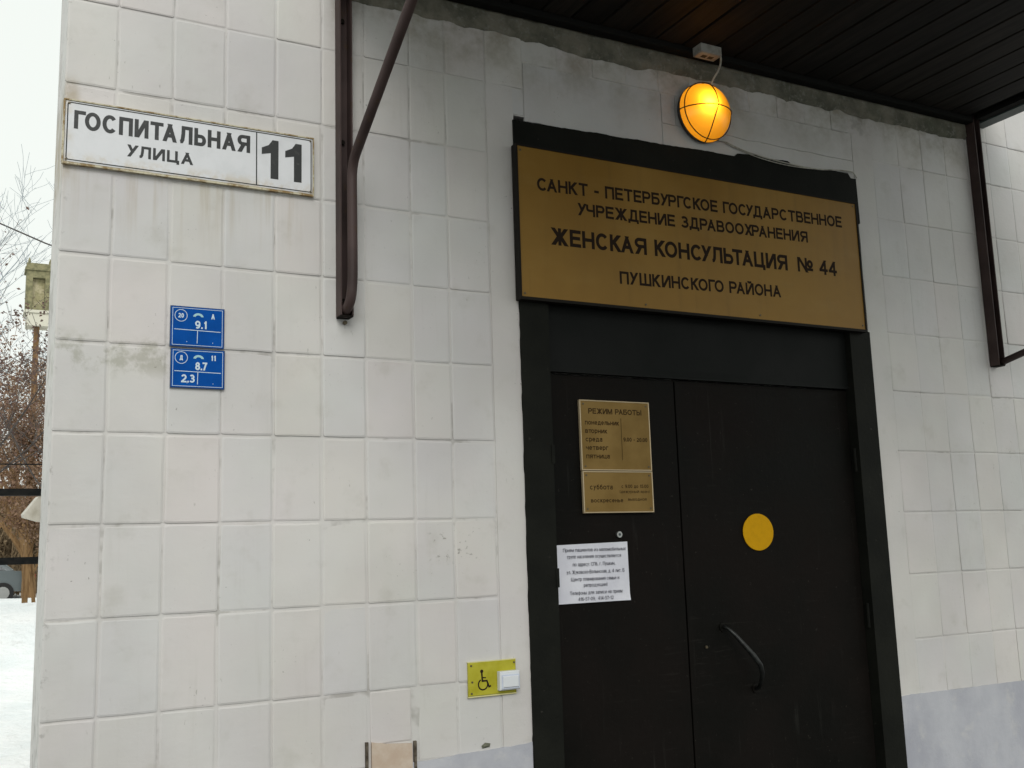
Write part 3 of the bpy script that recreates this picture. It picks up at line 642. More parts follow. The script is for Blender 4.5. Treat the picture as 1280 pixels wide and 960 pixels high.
def bracket(x0, x1, zb, pipe, r):
    # channel standing open towards the street: two flanges and a web, with an end plate
    mb = MB(); t = .004; yb = -.0065; yf = -.052; zt = 3.34
    U = [(x0, yf), (x0 + t, yf), (x0 + t, yb - t), (x1 - t, yb - t), (x1 - t, yf), (x1, yf), (x1, yb), (x0, yb)]
    mb.add([(a, b, zb) for a, b in U] + [(a, b, zt) for a, b in U], [(i, (i + 1) % 8, 8 + (i + 1) % 8, 8 + i) for i in range(8)] + [(0, 7, 2, 1), (7, 6, 3, 2), (6, 5, 4, 3), (8, 9, 10, 15), (15, 10, 11, 14), (14, 11, 12, 13)])
    p = fix_normals(mb.build('post', 'bracket', Cn))
    for zz in (zb + .05, zb + .55, zb + .95):
        mb = MB(); mb.tube([((x0 + x1) / 2, yb - t - .0002, zz), ((x0 + x1) / 2, yb - t - .007, zz)], .008, 6); mb.build('bolt', 'bracket_dark', p)
    mb = MB(); mb.box(x0 + .0006, x1 - .0006, -.050, -.008, zb - .004, zb - .0003); mb.build('end_plate', 'bracket_dark', p)
    # smooth bends
    P = [Vector(q) for q in pipe]; out = [P[0]]
    for a, b, c in zip(P[:-2], P[1:-1], P[2:]):
        d1 = min(.05, (b - a).length * .45); d2 = min(.05, (c - b).length * .45); s0 = b - (b - a).normalized() * d1; s1 = b + (c - b).normalized() * d2
        for k in range(6): u = k / 5; out.append((s0 * (1 - u) + b * u) * (1 - u) + (b * (1 - u) + s1 * u) * u)
    out.append(P[-1]); mb = MB(); mb.tube(out, r, 14); mb.build('brace', 'bracket', Cn, smooth=True)
bracket(.766, .806, 2.198, [(.784, -.030, 2.205), (.788, -.080, 2.235), (.792, -.085, 2.30), (.792, -.083, 2.655), (.792, -.571, 2.933), (.792, -1.30, 3.335)], .0150)
bracket(3.683, 3.723, 2.212, [(3.712, -.030, 2.222), (3.705, -.26, 2.270), (3.703, -.30, 2.36), (3.703, -.32, 2.66), (3.703, -.75, 2.98), (3.703, -1.30, 3.335)], .0145)
mb = MB(); mb.tube([(.792, -.007, 2.183), (.792, -.016, 2.183)], .0065, 8); mb.build('bolt', 'screw', Cn)

# ------------------------------------------------------------------ wall lamp, junction box, cables
Lm = empty('wall_lamp', 'lit round amber bulkhead lamp in a wire cage above the door', 'lamp')
LC = Vector((2.186, -.028, 3.086)); LR = (.109, .088, .112)
def ell(u, v, k=1.0):
    return (LC.x + LR[0] * k * math.sin(u) * math.cos(v), LC.y - LR[1] * k * math.cos(u), LC.z + LR[2] * k * math.sin(u) * math.sin(v))
mb = MB(); vs = []; nu, nv = 22, 40
for a in range(nu + 1):
    u = math.radians(90) * a / nu
    for b in range(nv): vs.append(ell(u, 2 * math.pi * b / nv))
mb.add(vs, [(a * nv + b, a * nv + (b + 1) % nv, (a + 1) * nv + (b + 1) % nv, (a + 1) * nv + b) for a in range(nu) for b in range(nv)])
mb.build('globe', 'globe', Lm, smooth=True)
mb = MB(); segs = 40
prof = [(.100, -.006), (.106, -.010), (.1095, -.022), (.1110, -.032), (.104, -.014), (.094, -.006)]
vs = [(LC.x + r * math.cos(2 * math.pi * k / segs), y, LC.z + r * 1.03 * math.sin(2 * math.pi * k / segs)) for r, y in prof for k in range(segs)]
mb.add(vs, [(p * segs + k, p * segs + (k + 1) % segs, ((p + 1) % 6) * segs + (k + 1) % segs, ((p + 1) % 6) * segs + k) for p in range(6) for k in range(segs)])
mb.add([(LC.x + .104 * math.cos(2 * math.pi * k / segs), -.0095, LC.z + .107 * math.sin(2 * math.pi * k / segs)) for k in range(segs)], [tuple(range(segs))])
fix_normals(mb.build('base', 'lamp_base', Lm))
mb = MB()
for v0 in (math.radians(92), math.radians(0), math.radians(182), math.radians(248), math.radians(300)):
    if v0 == math.radians(300): continue
    mb.tube([ell(math.radians(4 + 84 * a / 12), v0 + (.35 * (a / 12) if abs(v0 - math.radians(248)) < .01 else 0), 1.035) for a in range(13)], .0021, 6)
mb.tube([ell(math.radians(72), 2 * math.pi * b / 40, 1.04) for b in range(41)], .0021, 6, False)
mb.tube([(LC.x, LC.y - LR[1] * 1.05, LC.z), (LC.x, LC.y - LR[1] * 1.02, LC.z)], .004, 8)
mb.build('wire_guard', 'guard', Lm, smooth=True)
mb = MB(); vs = []; bc = Vector((2.160, -.092, 3.094))
for a in range(9):
    for b in range(14):
        th = math.pi * a / 8; ph = 2 * math.pi * b / 14; vs.append((bc.x + .022 * math.cos(th), bc.y + .012 * math.sin(th) * math.cos(ph), bc.z + .012 * math.sin(th) * math.sin(ph)))
mb.add(vs, [(a * 14 + b, a * 14 + (b + 1) % 14, (a + 1) * 14 + (b + 1) % 14, (a + 1) * 14 + b) for a in range(8) for b in range(14)])
fix_normals(mb.build('bulb', 'bulb', Lm, smooth=True))

J = empty('junction_box', 'small grey junction box under the canopy above the lamp', 'junction box')
mb = MB(); mb.box(2.130, 2.224, -.109, -.0595, 3.287, 3.3208); mb.build('housing', 'box', J)
mb = MB(); mb.box(2.134, 2.220, -.105, -.0630, 3.2852, 3.2868); mb.build('cover', 'cable', J)
mb = MB()
for q in (2.150, 2.180): mb.box(q, q + .022, -.092, -.074, 3.2844, 3.2850)
mb.build('socket_slot', 'screw', J)
def bez(P, k=24):
    P = [Vector(p) for p in P]; out = []
    for i in range(len(P) - 1):
        p0, p1, p2, p3 = P[max(i - 1, 0)], P[i], P[i + 1], P[min(i + 2, len(P) - 1)]
        for j in range(k // 4):
            t = j / (k // 4); out.append(.5 * ((2 * p1) + (p2 - p0) * t + (2 * p0 - 5 * p1 + 4 * p2 - p3) * t * t + (3 * p1 - p0 - 3 * p2 + p3) * t ** 3))
    out.append(P[-1]); return out
mb = MB(); mb.tube(bez([(2.224, -.095, 3.300), (2.234, -.092, 3.285), (2.232, -.080, 3.250), (2.212, -.066, 3.210), (2.205, -.055, 3.180)]), .0036, 8)
tag(mb.build('lamp_cable', 'cable', None, smooth=True), 'short pale cable from the grey junction box down to the lit lamp', 'cable')
WC = empty('wall_cable', 'thin pale cable sagging along the top edge of the black lintel', 'cable')
mb = MB(); mb.tube(bez([(2.262, -.012, 3.000), (2.30, -.011, 3.000), (2.365, -.010, 2.985), (2.44, -.011, 2.972), (2.54, -.015, 2.962), (2.64, -.018, 2.957), (2.76, -.018, 2.958), (2.86, -.018, 2.970), (2.945, -.017, 2.975), (2.975, -.012, 2.955)]), .0026, 8)
mb.build('strand', 'cable', WC, smooth=True); mb = MB(); mb.tube(bez([(2.30, -.010, 2.995), (2.42, -.012, 2.967), (2.56, -.017, 2.951), (2.70, -.018, 2.953), (2.84, -.018, 2.968)]), .0018, 6)
mb.build('strand', 'cable', WC, smooth=True)

# ------------------------------------------------------------------ signs
# large gold name sign over the door
S = empty('name_sign', 'large dark gold clinic name board above the double door', 'sign')
x0, x1, zb, zt = 1.3805, 2.9185, 2.310, 2.826
mb = MB(); mb.box(x0, x1, -.0415, -.0145, zb, zt); mb.build('panel', 'gold', S)
for (a, b, c, d) in ((x0 - .007, x1 + .007, zb - .010, zb), (x0 - .007, x1 + .007, zt, zt + .006), (x0 - .007, x0, zb, zt), (x1, x1 + .007, zb, zt)):
    mb = MB(); mb.box(a, b, -.045, -.0140, c, d); mb.build('rim', 'rim', S)
yy = -.0418
lettering('САНКТ - ПЕТЕРБУРГСКОЕ ГОСУДАРСТВЕННОЕ', 1.452, 2.838, 2.680, .0450, .0087, yy, 'brown_text', S, slope=.028)
lettering('УЧРЕЖДЕНИЕ ЗДРАВООХРАНЕНИЯ', 1.608, 2.650, 2.613, .0440, .0087, yy, 'brown_text', S, slope=.022)
lettering('ЖЕНСКАЯ КОНСУЛЬТАЦИЯ', 1.498, 2.536, 2.497, .0600, .0122, yy, 'brown_text', S, slope=.015)
lettering('№ 44', 2.587, 2.790, 2.514, .0580, .0108, yy, 'brown_text', S)
lettering('ПУШКИНСКОГО РАЙОНА', 1.766, 2.493, 2.388, .0450, .0087, yy, 'brown_text', S, slope=.022)
for (a, b) in ((1.392, 2.321), (1.869, 2.323), (2.383, 2.326), (2.905, 2.326), (1.392, 2.812), (2.905, 2.815)):
    mb = MB(); mb.tube([(a, -.0414, b), (a, -.0435, b)], .0038, 8); mb.build('screw_head', 'screw', S)

# street name plate
S = empty('street_sign', 'white rusty-edged street name plate on the tiles near the corner', 'sign')
x0, x1, zb, zt = .004, .6925, 2.568, 2.743
mb = MB(); mb.box(x0, x1, -.0145, -.0052, zb, zt, .002); mb.build('plate', 'enamel', S)
for (a, b, c, d) in ((x0 - .004, x1 + .003, zb - .006, zb - .0003), (x0 - .004, x1 + .003, zt + .0003, zt + .004), (x0 - .005, x0 - .0003, zb, zt), (x1 + .0003, x1 + .003, zb, zt)):
    mb = MB(); mb.box(a, b, -.0165, -.0050, c, d); mb.build('edge', 'sign_edge', S)
def frame_lines(mb, x0, x1, z0, z1, t, y, rc=.0):
    if rc <= 0:
        pts = [(x0, z0), (x1, z0), (x1, z1), (x0, z1), (x0, z0)]
        stroke(mb, pts, t, y, False); return
    pts = arc(x1 - rc, z1 - rc, rc, rc, 0, 90, 5) + arc(x0 + rc, z1 - rc, rc, rc, 90, 180, 5) + arc(x0 + rc, z0 + rc, rc, rc, 180, 270, 5) + arc(x1 - rc, z0 + rc, rc, rc, 270, 360, 5)
    pts.append(pts[0]); stroke(mb, pts, t, y, False)
mb = MB(); frame_lines(mb, x0 + .0065, x1 - .0055, zb + .0065, zt - .0055, .0032, -.0148, .007); stroke(mb, [(.5235, zb + .0065), (.5225, zt - .0055)], .0034, -.0149, False); mb.build('border_line', 'black_text', S)
lettering('ГОСПИТАЛЬНАЯ', .027, .504, 2.6645, .0530, .0106, -.0148, 'black_text', S, gap=.09, slope=.010)
lettering('УЛИЦА', .165, .343, 2.6065, .0350, .0074, -.0148, 'black_text', S, gap=.12, slope=.004)
def big_one(mb, x, z, w_, h, t, y):
    mb.add([(x + w_ - t, y, z), (x + w_, y, z), (x + w_, y, z + h), (x + w_ - t * .75, y, z + h), (x + w_ - t, y, z + h * .83)], [(0, 1, 2, 3, 4)])
    mb.add([(x, y - .00004, z + h * .60), (x + w_ - t * .9, y - .00004, z + h * .66), (x + w_ - t * .55, y - .00004, z + h), (x + w_ - t * .78, y - .00004, z + h), (x + w_ - t * 1.25, y - .00004, z + h * .86), (x, y - .00004, z + h * .77)], [(0, 1, 2, 3, 4, 5)])
mb = MB(); big_one(mb, .538, 2.600, .050, .120, .0235, -.0148); big_one(mb, .608, 2.600, .050, .120, .0235, -.0148); mb.build('house_number', 'black_text', S)
for q in ((.0135, 2.7355), (.010, 2.5745), (.685, 2.7355), (.686, 2.5745)):
    mb = MB(); mb.tube([(q[0], -.0144, q[1]), (q[0], -.0168, q[1])], .0032, 8); mb.build('screw_head', 'screw', S)

def blue_sign(x0, x1, zb, zt, label, circ, right, num, left_num):
    S = empty('marker_sign', label, 'sign', 'blue enamel marker plates below the street sign')
    mb = MB(); mb.box(x0, x1, -.0115, -.0055, zb, zt, .0012); mb.build('plate', 'blue', S)
    mb = MB(); mb.box(x0 - .0018, x1 + .0018, -.0105, -.0052, zb - .0018, zb - .0002); mb.box(x0 - .0018, x1 + .0018, -.0105, -.0052, zt + .0002, zt + .0018); mb.box(x0 - .0018, x0 - .0002, -.0105, -.0052, zb, zt); mb.box(x1 + .0002, x1 + .0018, -.0105, -.0052, zb, zt); mb.build('edge', 'blue_edge', S)
    W_, H_ = x1 - x0, zt - zb; X = lambda u: x0 + u * W_; Z = lambda v: zt - v * H_; y = -.0118
    mb = MB(); frame_lines(mb, X(.03), X(.97), Z(.965), Z(.035), .0013, y)
    stroke(mb, [(X(.06), Z(.575)), (X(.94), Z(.59))], .0018, y, False); stroke(mb, [(X(.50), Z(.585)), (X(.495), Z(.91))], .0018, y - .0001, False)
    stroke(mb, arc(X(.185), Z(.225), .0165, .0165, 0, 360, 26), .0016, y, False); mb.build('border_line', 'pale_print', S)
    mb = MB(); a = arc(X(.51), Z(.235), .0140, .0105, 180, 0, 12); b = arc(X(.51), Z(.235), .0070, .0045, 0, 180, 12)
    k = len(a); mb.add([(p[0], y, p[1]) for p in a] + [(p[0], y, p[1]) for p in reversed(b)], [(i, i + 1, k + i + 1, k + i) for i in range(k - 1)]); mb.build('arc_symbol', 'arc_print', S)
    cw = .0150 if len(circ) > 1 else .0085
    lettering(circ, X(.185) - cw / 2, X(.185) + cw / 2, Z(.225) - .0065, .013, .0026, y - .0001, 'pale_print', S)
    rw = .009 if len(right) == 1 else .0140
    lettering(right, X(.79) - rw / 2, X(.79) + rw / 2, Z(.27), .0150, .0032, y - .0001, 'pale_print', S)
    lettering(num, X(.45), X(.675), Z(.535), .0225, .0044, y - .0002, 'pale_print', S)
    if left_num: lettering(left_num, X(.19), X(.445), Z(.87), .0225, .0044, y - .0002, 'pale_print', S)
    for u, v in ((.30, .88), (.79, .88)):
        mb = MB(); mb.tube([(X(u), -.0114, Z(v)), (X(u), -.0124, Z(v))], .0012, 6); mb.build('screw_head', 'pale_print', S)
blue_sign(.2925, .4360, 2.0815, 2.1935, 'blue marker plate with 20 in a circle and 9.1, upper of the pair', '20', 'Λ', '9.1', None)
blue_sign(.2955, .4385, 1.9665, 2.0735, 'blue marker plate reading 8.7 and 2.3, lower of the pair', 'Д', '11', '8.7', '2.3')

def plaque(x0, x1, zb, zt, label, group):
    S = empty('hours_plaque', label, 'plaque', group)
    mb = MB(); mb.box(x0 + .004, x1 - .004, .0165, .0262, zb + .004, zt - .004); mb.build('panel', 'brass', S)
    for (a, b, c, d) in ((x0, x1, zb, zb + .004), (x0, x1, zt - .004, zt), (x0, x0 + .004, zb + .004, zt - .004), (x1 - .004, x1, zb + .004, zt - .004)):
        mb = MB(); mb.box(a, b, .0150, .0265, c, d, .0012); mb.build('edge', 'brass_edge', S)
    for q in ((x0 + .014, zt - .014), (x1 - .014, zt - .014), (x0 + .014, zb + .014), (x1 - .014, zb + .014)):
        mb = MB(); mb.tube([(q[0], .0164, q[1]), (q[0], .0150, q[1])], .0034, 8); mb.build('screw_head', 'screw', S)
    return S
g_ = 'brass opening hours plaques on the left door leaf'
S = plaque(1.6185, 1.9015, 1.7505, 1.9885, 'brass opening hours plaque listing weekdays, upper of two on the door', g_)
y = .0162; pt = 'plaque_text'
lettering('РЕЖИМ РАБОТЫ', 1.652, 1.868, 1.9420, .0185, .0036, y, pt, S)
for s, z, xr in (('понедельник', 1.9045, 1.774), ('вторник', 1.8760, 1.725), ('среда', 1.8475, 1.703), ('четверг', 1.8195, 1.726), ('пятница', 1.7910, 1.730)):
    lettering(s, 1.637, xr, z, .0165, .0031, y, pt, S)
lettering('9.00 - 20.00', 1.7885, 1.8875, 1.8500, .0140, .0028, y, pt, S)
mb = MB(); stroke(mb, [(1.7815, 1.786), (1.7815, 1.929)], .0018, y - .0002, False); mb.build('ruled_line', pt, S)
S = plaque(1.6200, 1.9015, 1.6090, 1.7485, 'brass plaque with the Saturday and Sunday lines, lower of two on the door', g_)
lettering('суббота', 1.646, 1.736, 1.6870, .0170, .0031, y, pt, S)
lettering('воскресенье', 1.648, 1.776, 1.6440, .0140, .0028, y, pt, S)
lettering('с 9.00 до 15.00', 1.772, 1.882, 1.6920, .0115, .0020, y, pt, S)
lettering('(дежурный врач)', 1.764, 1.886, 1.6750, .0095, .0015, y, pt, S)
lettering('выходной', 1.796, 1.872, 1.6490, .0100, .0018, y, pt, S)

# paper notice
S = empty('paper_notice', 'white printed paper notice taped to the left door leaf', 'notice')
mb = MB(); nx, nz = 12, 9; vs = []
for j in range(nz + 1):
    for i in range(nx + 1):
        u, v = i / nx, j / nz; xa = 1.5075 + .004 * (1 - v); xb = 1.7900 + .0015 * (1 - v); x = xa + (xb - xa) * u
        z = (1.3190 + .001 * u) + ((1.5070 + .006 * u) - (1.3190 + .001 * u)) * v
        vs.append((x, .0245 - .0012 * noise.noise(Vector((x * 18, z * 18, 3))) - (.003 if (i in (0, nx) and j in (0,)) else 0), z))
mb.add(vs, [(j * (nx + 1) + i, j * (nx + 1) + i + 1, (j + 1) * (nx + 1) + i + 1, (j + 1) * (nx + 1) + i) for j in range(nz) for i in range(nx)])
mb.build('sheet', 'paper', S, smooth=True)
y = .0222
for s, a, b, z in (('Приём пациентов из маломобильных', 1.537, 1.781, 1.4845), ('групп населения осуществляется', 1.552, 1.761, 1.4630), ('по адресу: СПб, г. Пушкин,', 1.572, 1.736, 1.4380),
                   ('ул. Жуковско-Волынская, д. 4 лит. Б', 1.548, 1.772, 1.4135), ('(Центр планирования семьи и', 1.563, 1.750, 1.3905), ('репродукции)', 1.611, 1.702, 1.3705),
                   ('Телефоны для записи на приём:', 1.557, 1.762, 1.3465), ('416-57-09;  414-57-12', 1.588, 1.724, 1.3265)):
    lettering(s, a, b, z, .0115, .0015, y, 'ink', S)

mb = MB(); k = 48
mb.add([(2.3625 + .0705 * math.cos(2 * math.pi * i / k), .0245, 1.533 + .066 * math.sin(2 * math.pi * i / k)) for i in range(k)] + [(2.3625 + .0710 * math.cos(2 * math.pi * i / k), .0262, 1.533 + .0665 * math.sin(2 * math.pi * i / k)) for i in range(k)],
       [tuple(range(k))] + [(i, (i + 1) % k, k + (i + 1) % k, k + i) for i in range(k)])
o = mb.build('sticker', 'sticker', None); fix_normals(o); tag(o, 'round plain yellow sticker on the right door leaf', 'sticker')

# accessibility call button
S = empty('call_button', 'yellow wheelchair call plate with a white push button left of the door', 'call button')
mb = MB(); mb.box(1.1715, 1.3330, -.0130, -.0052, 1.0680, 1.1650, .0015); mb.build('plate', 'acrylic', S)
mb = MB(); mb.box(1.1705, 1.3340, -.0120, -.0050, 1.0640, 1.0676); mb.box(1.1705, 1.3340, -.0120, -.0050, 1.1654, 1.1680); mb.build('plate_edge', 'acrylic_edge', S)
mb = MB(); y = -.0134; cx, cz = 1.2195, 1.1000
stroke(mb, arc(cx, cz, .0155, .0155, 118, 395, 22), .0042, y, False)
stroke(mb, [(cx - .0035, 1.136), (cx - .0020, 1.110), (cx + .0130, 1.110), (cx + .0200, 1.092), (cx + .0265, 1.0945)], .0052, y - .0001, False)
stroke(mb, [(cx - .002, 1.120), (cx + .0100, 1.119)], .0036, y - .0002, False)
mb.add([(p[0], y - .0003, p[1]) for p in arc(cx - .0035, 1.1385,   .0054, .0054, 0, 360, 12)[:-1]], [tuple(range(12))])
mb.build('wheelchair_symbol', 'brown_text', S)
mb = MB(); mb.box(1.2680, 1.3365, -.0330, -.0132, 1.0790, 1.1345, .003); mb.build('button_housing', 'button', S)
mb = MB(); mb.box(1.2735, 1.3325, -.0350, -.0332, 1.0835, 1.1245); mb.build('button_surround', 'button_cap', S)
mb = MB(); mb.box(1.2765, 1.3295, -.0385, -.0352, 1.0870, 1.1205, .002); mb.build('button', 'button', S)
for q in ((1.181, 1.157), (1.181, 1.076), (1.1835, 1.109), (1.3265, 1.157)):
    mb = MB(); mb.tube([(q[0], -.0129, q[1]), (q[0], -.0152, q[1])], .0030, 8); mb.build('screw_head', 'screw', S)

# ------------------------------------------------------------------ things beyond the corner
R_ = empty('railing', 'black two-rail metal railing beyond the wall corner', 'railing')
for z in (1.8630, 1.5130):
    mb = MB(); mb.box(-2.6, .62, 2.985, 3.015, z - .0185, z + .0185); mb.build('rail', 'iron', R_)
for q in (-2.6, -1.0, .60):
    mb = MB(); mb.box(q - .02, q + .02, 3.016, 3.056, -.1, 1.90); mb.build('post', 'iron', R_)
mb = MB(); mb.tube([(-2.6, 3.03, 2.030), (-.8, 3.03, 2.012), (.60, 3.03, 2.010)], .0035, 6)
tag(mb.build('wire', 'iron', None), 'thin wire stretched just above the black railing', 'wire')
mb = MB(); mb.tube([(-9, 22, 12.6), (-4, 23, 10.9), (0.1, 24, 9.66), (1.14, 24, 9.27), (4, 24.5, 8.6)], .018, 6)
tag(mb.build('power_line', 'bark_dark', None), 'thin dark overhead line crossing the pale sky by the corner', 'cable')

P_ = empty('gate_pillar', 'weathered yellow stone pillar top with a recessed panel beyond the wall corner', 'pillar')
cx, yc = .450, 11.15
mb = MB(); mb.box(cx - .070, cx + .070, yc - .06, yc + .09, 4.66, 5.14); mb.build('panel', 'stone', P_)
mb = MB()
mb.box(cx - .145, cx - .072, yc - .14, yc + .14, 4.64, 5.15); mb.box(cx + .072, cx + .145, yc - .14, yc + .14, 4.64, 5.15); mb.box(cx - .0715, cx + .0715, yc - .14, yc + .138, 4.64, 4.70); mb.box(cx - .0715, cx + .0715, yc - .14, yc + .138, 5.06, 5.15); mb.build('shaft', 'moss', P_)
mb = MB(); mb.box(cx - .165, cx + .165, yc - .16, yc + .16, 5.152, 5.19); mb.box(cx - .15, cx + .15, yc - .15, yc + .15, 5.192, 5.245); mb.build('cornice', 'moss', P_)
for s in (-.12, .12):
    mb = MB(); mb.tube([(cx + s, yc - .12, 5.246), (cx + s, yc - .12, 5.27), (cx + s, yc - .12, 5.32)], [.012, .018, .003], 6); mb.build('spike', 'moss', P_)
mb = MB(); mb.box(cx - .13, cx + .13, yc - .14, yc + .14, 4.44, 4.60); mb.box(cx - .16, cx + .16, yc - .16, yc + .16, 4.602, 4.638); mb.build('ledge', 'ledge', P_)
mb = MB(); mb.box(cx - .03, cx + .03, yc - .09, yc + .10, .35, 4.438); mb.build('column', 'bark_brown', P_)
P_.scale = (1.504,) * 3; P_.location = (-.1695 * (1 - 1.504), -2.8839 * (1 - 1.504), 1.5055 * (1 - 1.504))

def tree(name, label, base, height, seed, mat_b, lean=(0, 0), levels=4, r0=.12, leaf=None, nleaf=0, lsize=.05, spread=.55, group='trees and shrubs beyond the wall corner', first=.3, twig=1.0, kids=(4, 5, 4, 3)):
    r = random.Random(seed); T = empty(name, label, 'tree', group); T.location = base
    tb = MB(); bb = MB(); tips = []
    def grow(p, d, L, rad, lev, mbx):
        k = 5 if lev < 2 else 3; pts = [p]; q = p.copy(); dd = d.copy()
        for i in range(k):
            dd = (dd + Vector((r.uniform(-1, 1), r.uniform(-1, 1), r.uniform(-.5, .9))) * .13 * (1 + lev * .25)).normalized(); q = q + dd * (L / k); pts.append(q.copy())
        rr = [max(rad * (1 - .72 * i / k), .0035 * twig) for i in range(k + 1)]
        mbx.tube(pts, rr, 7 if lev == 0 else (5 if lev < 2 else 3), lev == 0)
        if lev >= 2:
            for q_ in pts[1:]: tips.append((q_, dd))
        if lev < levels:
            for c in range(kids[min(lev, len(kids) - 1)]):
                f = first + (1 - first) * (c + r.random()) / kids[min(lev, len(kids) - 1)] if lev == 0 else r.uniform(.15, 1)
                i = min(int(f * k), k - 1); u = f * k - i; s = pts[i].lerp(pts[i + 1], u)
                side = Vector((r.uniform(-1, 1), r.uniform(-1, 1), r.uniform(-.15, .5))).normalized()
                nd = (d * (1 - spread) + side * spread + Vector((0, 0, .12))).normalized()
                grow(s, nd, L * r.uniform(.42, .66), rr[i] * .55, lev + 1, bb)
    d0 = Vector((lean[0], lean[1], 1)).normalized(); grow(Vector((0, 0, -.2)), d0, height, r0, 0, tb)
    tb.build('trunk', mat_b, T); bb.build('branches', mat_b, T)
    if leaf:
        lb = MB()
        for i in range(nleaf):
            p, d = r.choice(tips); p = p + Vector((r.gauss(0, .05), r.gauss(0, .05), r.gauss(0, .05))) * (lsize / .05)
            a = Vector((r.uniform(-1, 1), r.uniform(-1, 1), r.uniform(-1, .4))).normalized(); b = a.orthogonal().normalized(); b.rotate(Matrix.Rotation(r.uniform(0, 6.28), 3, a)); s = lsize * r.uniform(.5, 1.2)
            lb.add([p, p + a * s * .5 + b * s * .3, p + a * s, p + a * s * .5 - b * s * .3 + Vector((0, 0, s * .1))], [(0, 1, 2, 3)])
        lb.build('leaves', leaf, T)
    return T
tree('tall_tree', 'tall bare pale grey tree against the sky at the left edge', (-1.2, 24, .3), 6.5, 11, 'bark_grey_hazed', (.03, 0), 4, .12, spread=.55, kids=(11, 6, 5, 3), twig=1.4)
tree('leafy_tree', 'dark branched tree with sparse dead leaves below the stone pillar', (-.75, 10, .1), 3.3, 5, 'bark_dark', (.16, 0), 3, .05, 'leaf_dark', 1500, .055, spread=.62, kids=(8, 5, 4, 3), twig=.8)
tree('young_tree', 'thin leaning tree with drooping brown leaves hard by the wall corner', (.95, 12.6, .7), 3.3, 15, 'bark_dark', (-.03, 0), 3, .04, 'leaf_dark', 1500, .06, spread=.6, kids=(8, 5, 4, 3), twig=.8)
tree('beech_shrub', 'dense shrub full of dead brown leaves behind the railing', (.80, 15.0, .6), 2.6, 21, 'bark_brown', (-.03, 0), 3, .035, 'leaf_brown', 15000, .055, spread=.5, first=.25, kids=(12, 7, 5, 3), twig=1.0)
tree('thin_tree', 'thin brown tree rising behind the dead-leaved shrub', (.2, 20, .5), 3.2, 33, 'bark_brown', (.02, 0), 3, .06, 'leaf_brown', 5000, .055, spread=.5, first=.3, kids=(9, 6, 4, 3), twig=1.0)
tree('thick_tree', 'brown tree trunk standing in snow beside the parked car', (1.42, 31.0, .4), 4.2, 44, 'bark_brown', (.0, 0), 3, .22, spread=.5, kids=(7, 6, 4, 3), twig=2)
# dry thicket: uncountable stems and brush
r = random.Random(3); mb = MB()
for i in range(2600):
    x = r.uniform(-7, 6); y = r.uniform(36, 46) if r.random() < .8 else r.uniform(33.5, 36); h = r.uniform(2.0, 4.6) * (1 if y > 36 else .45); dx, dy = r.gauss(0, .6), r.gauss(0, .5)
    p = Vector((x, y, -.1)); mb.tube([p, p + Vector((dx * .4, dy * .4, h * .55)), p + Vector((dx, dy, h))], [.035, .022, .008], 3, False)
for i in range(26000):
    x = r.uniform(-7, 6); y = r.uniform(36, 46); z = r.uniform(0, 4.4) ** .95; s = r.uniform(.10, .28); p = Vector((x, y, z))
    a = Vector((r.uniform(-1, 1), r.uniform(-1, 1), r.uniform(-1, 1))).normalized(); b = a.orthogonal().normalized()
    mb.add([p, p + a * s * .5 + b * s * .3, p + a * s, p + a * s * .5 - b * s * .3], [(0, 1, 2, 3)])
tag(mb.build('thicket', 'brush', None), 'dry brown thicket along the far edge of the snow', None, kind='stuff')

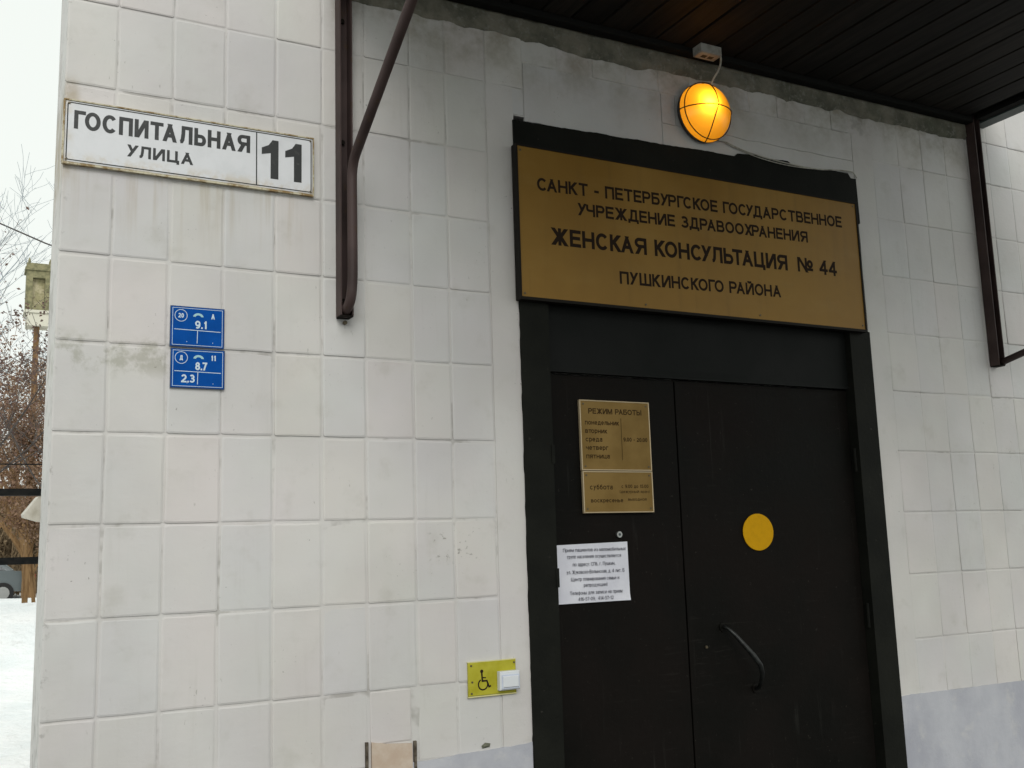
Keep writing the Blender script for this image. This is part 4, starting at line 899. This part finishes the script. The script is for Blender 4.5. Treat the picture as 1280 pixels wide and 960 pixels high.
def car():
    Cc = empty('parked_car', 'grey parked car with snow on its roof behind the black railing', 'car'); Cc.location = (-.60, 32.6, .30)
    # side profile (x along the car, z up), front to the left
    body = [(-2.2, .35), (-2.25, .62), (-2.1, .82), (-1.2, .95), (1.35, .98), (2.05, .93), (2.22, .70), (2.2, .35)]
    cab = [(-1.25, .94), (-.55, 1.42), (-.2, 1.47), (.75, 1.47), (1.15, 1.38), (1.65, .97)]
    def hull(poly, w0, w1, zmid, name, mat, par):
        mb = MB(); k = len(poly); secs = [(-w0 + 0, 0.0), (-w0 * .96, 1), (w0 * .96, 1), (w0, 0)]
        vs = []
        for yy_, ins in ((-w1, .05), (-w1 * .9, 0), (w1 * .9, 0), (w1, .05)):
            for x, z in poly: vs.append((x * (1 - ins * .4), yy_ * (1 if z < zmid else .86), z - (ins * .2 if z > zmid else 0)))
        fs = [tuple(range(k)), tuple(reversed(range(3 * k, 4 * k)))]
        for s in range(3):
            for i in range(k): j = (i + 1) % k; fs.append((s * k + i, s * k + j, (s + 1) * k + j, (s + 1) * k + i))
        mb.add(vs, fs); return fix_normals(mb.build(name, mat, par))
    hull(body, .86, .86, 2, 'body', 'car', Cc); hull(cab, .8, .80, 1.2, 'cabin', 'car', Cc)
    for pts in ([(-1.08, .98), (-.52, 1.34), (-.16, 1.38), (-.16, .98)], [(-.08, .98), (-.08, 1.38), (.62, 1.38), (.62, .98)], [(.70, .98), (.70, 1.37), (1.05, 1.31), (1.40, .99)]):
        for sgn in (-1, 1):
            mb = MB(); f = lambda z: sgn * (.815 - (.115 * max(0, (z - .98) / .42)))
            mb.add([(x, f(z), z) for x, z in pts] + [(x, f(z) - sgn * .02, z) for x, z in pts], [(0, 1, 2, 3), (7, 6, 5, 4), (0, 4, 5, 1), (1, 5, 6, 2), (2, 6, 7, 3), (3, 7, 4, 0)]); fix_normals(mb.build('window', 'glass', Cc))
    for xw in (-1.4, 1.35):
        for sgn in (-1, 1):
            mb = MB(); mb.tube([(xw, sgn * .70, .31), (xw, sgn * .90, .31)], .31, 20); wv = mb.build('wheel', 'tyre', Cc)
            mb = MB(); mb.tube([(xw, sgn * .895, .31), (xw, sgn * .915, .31)], .19, 14); mb.build('rim', 'steel', wv)
    mb = MB(); mb.box(-.5, 1.0, -.66, .66, 1.475, 1.54, .02); mb.build('roof_snow', 'snow', Cc)
    for sgn in (-1, 1):
        mb = MB(); mb.box(2.12, 2.235, sgn * .70 - .09, sgn * .70 + .09, .70, .84); mb.build('tail_light', 'tail', Cc)
        mb = MB(); mb.box(-2.255, -2.10, sgn * .62 - .12, sgn * .62 + .12, .62, .74); mb.build('headlight', 'steel', Cc)
car()
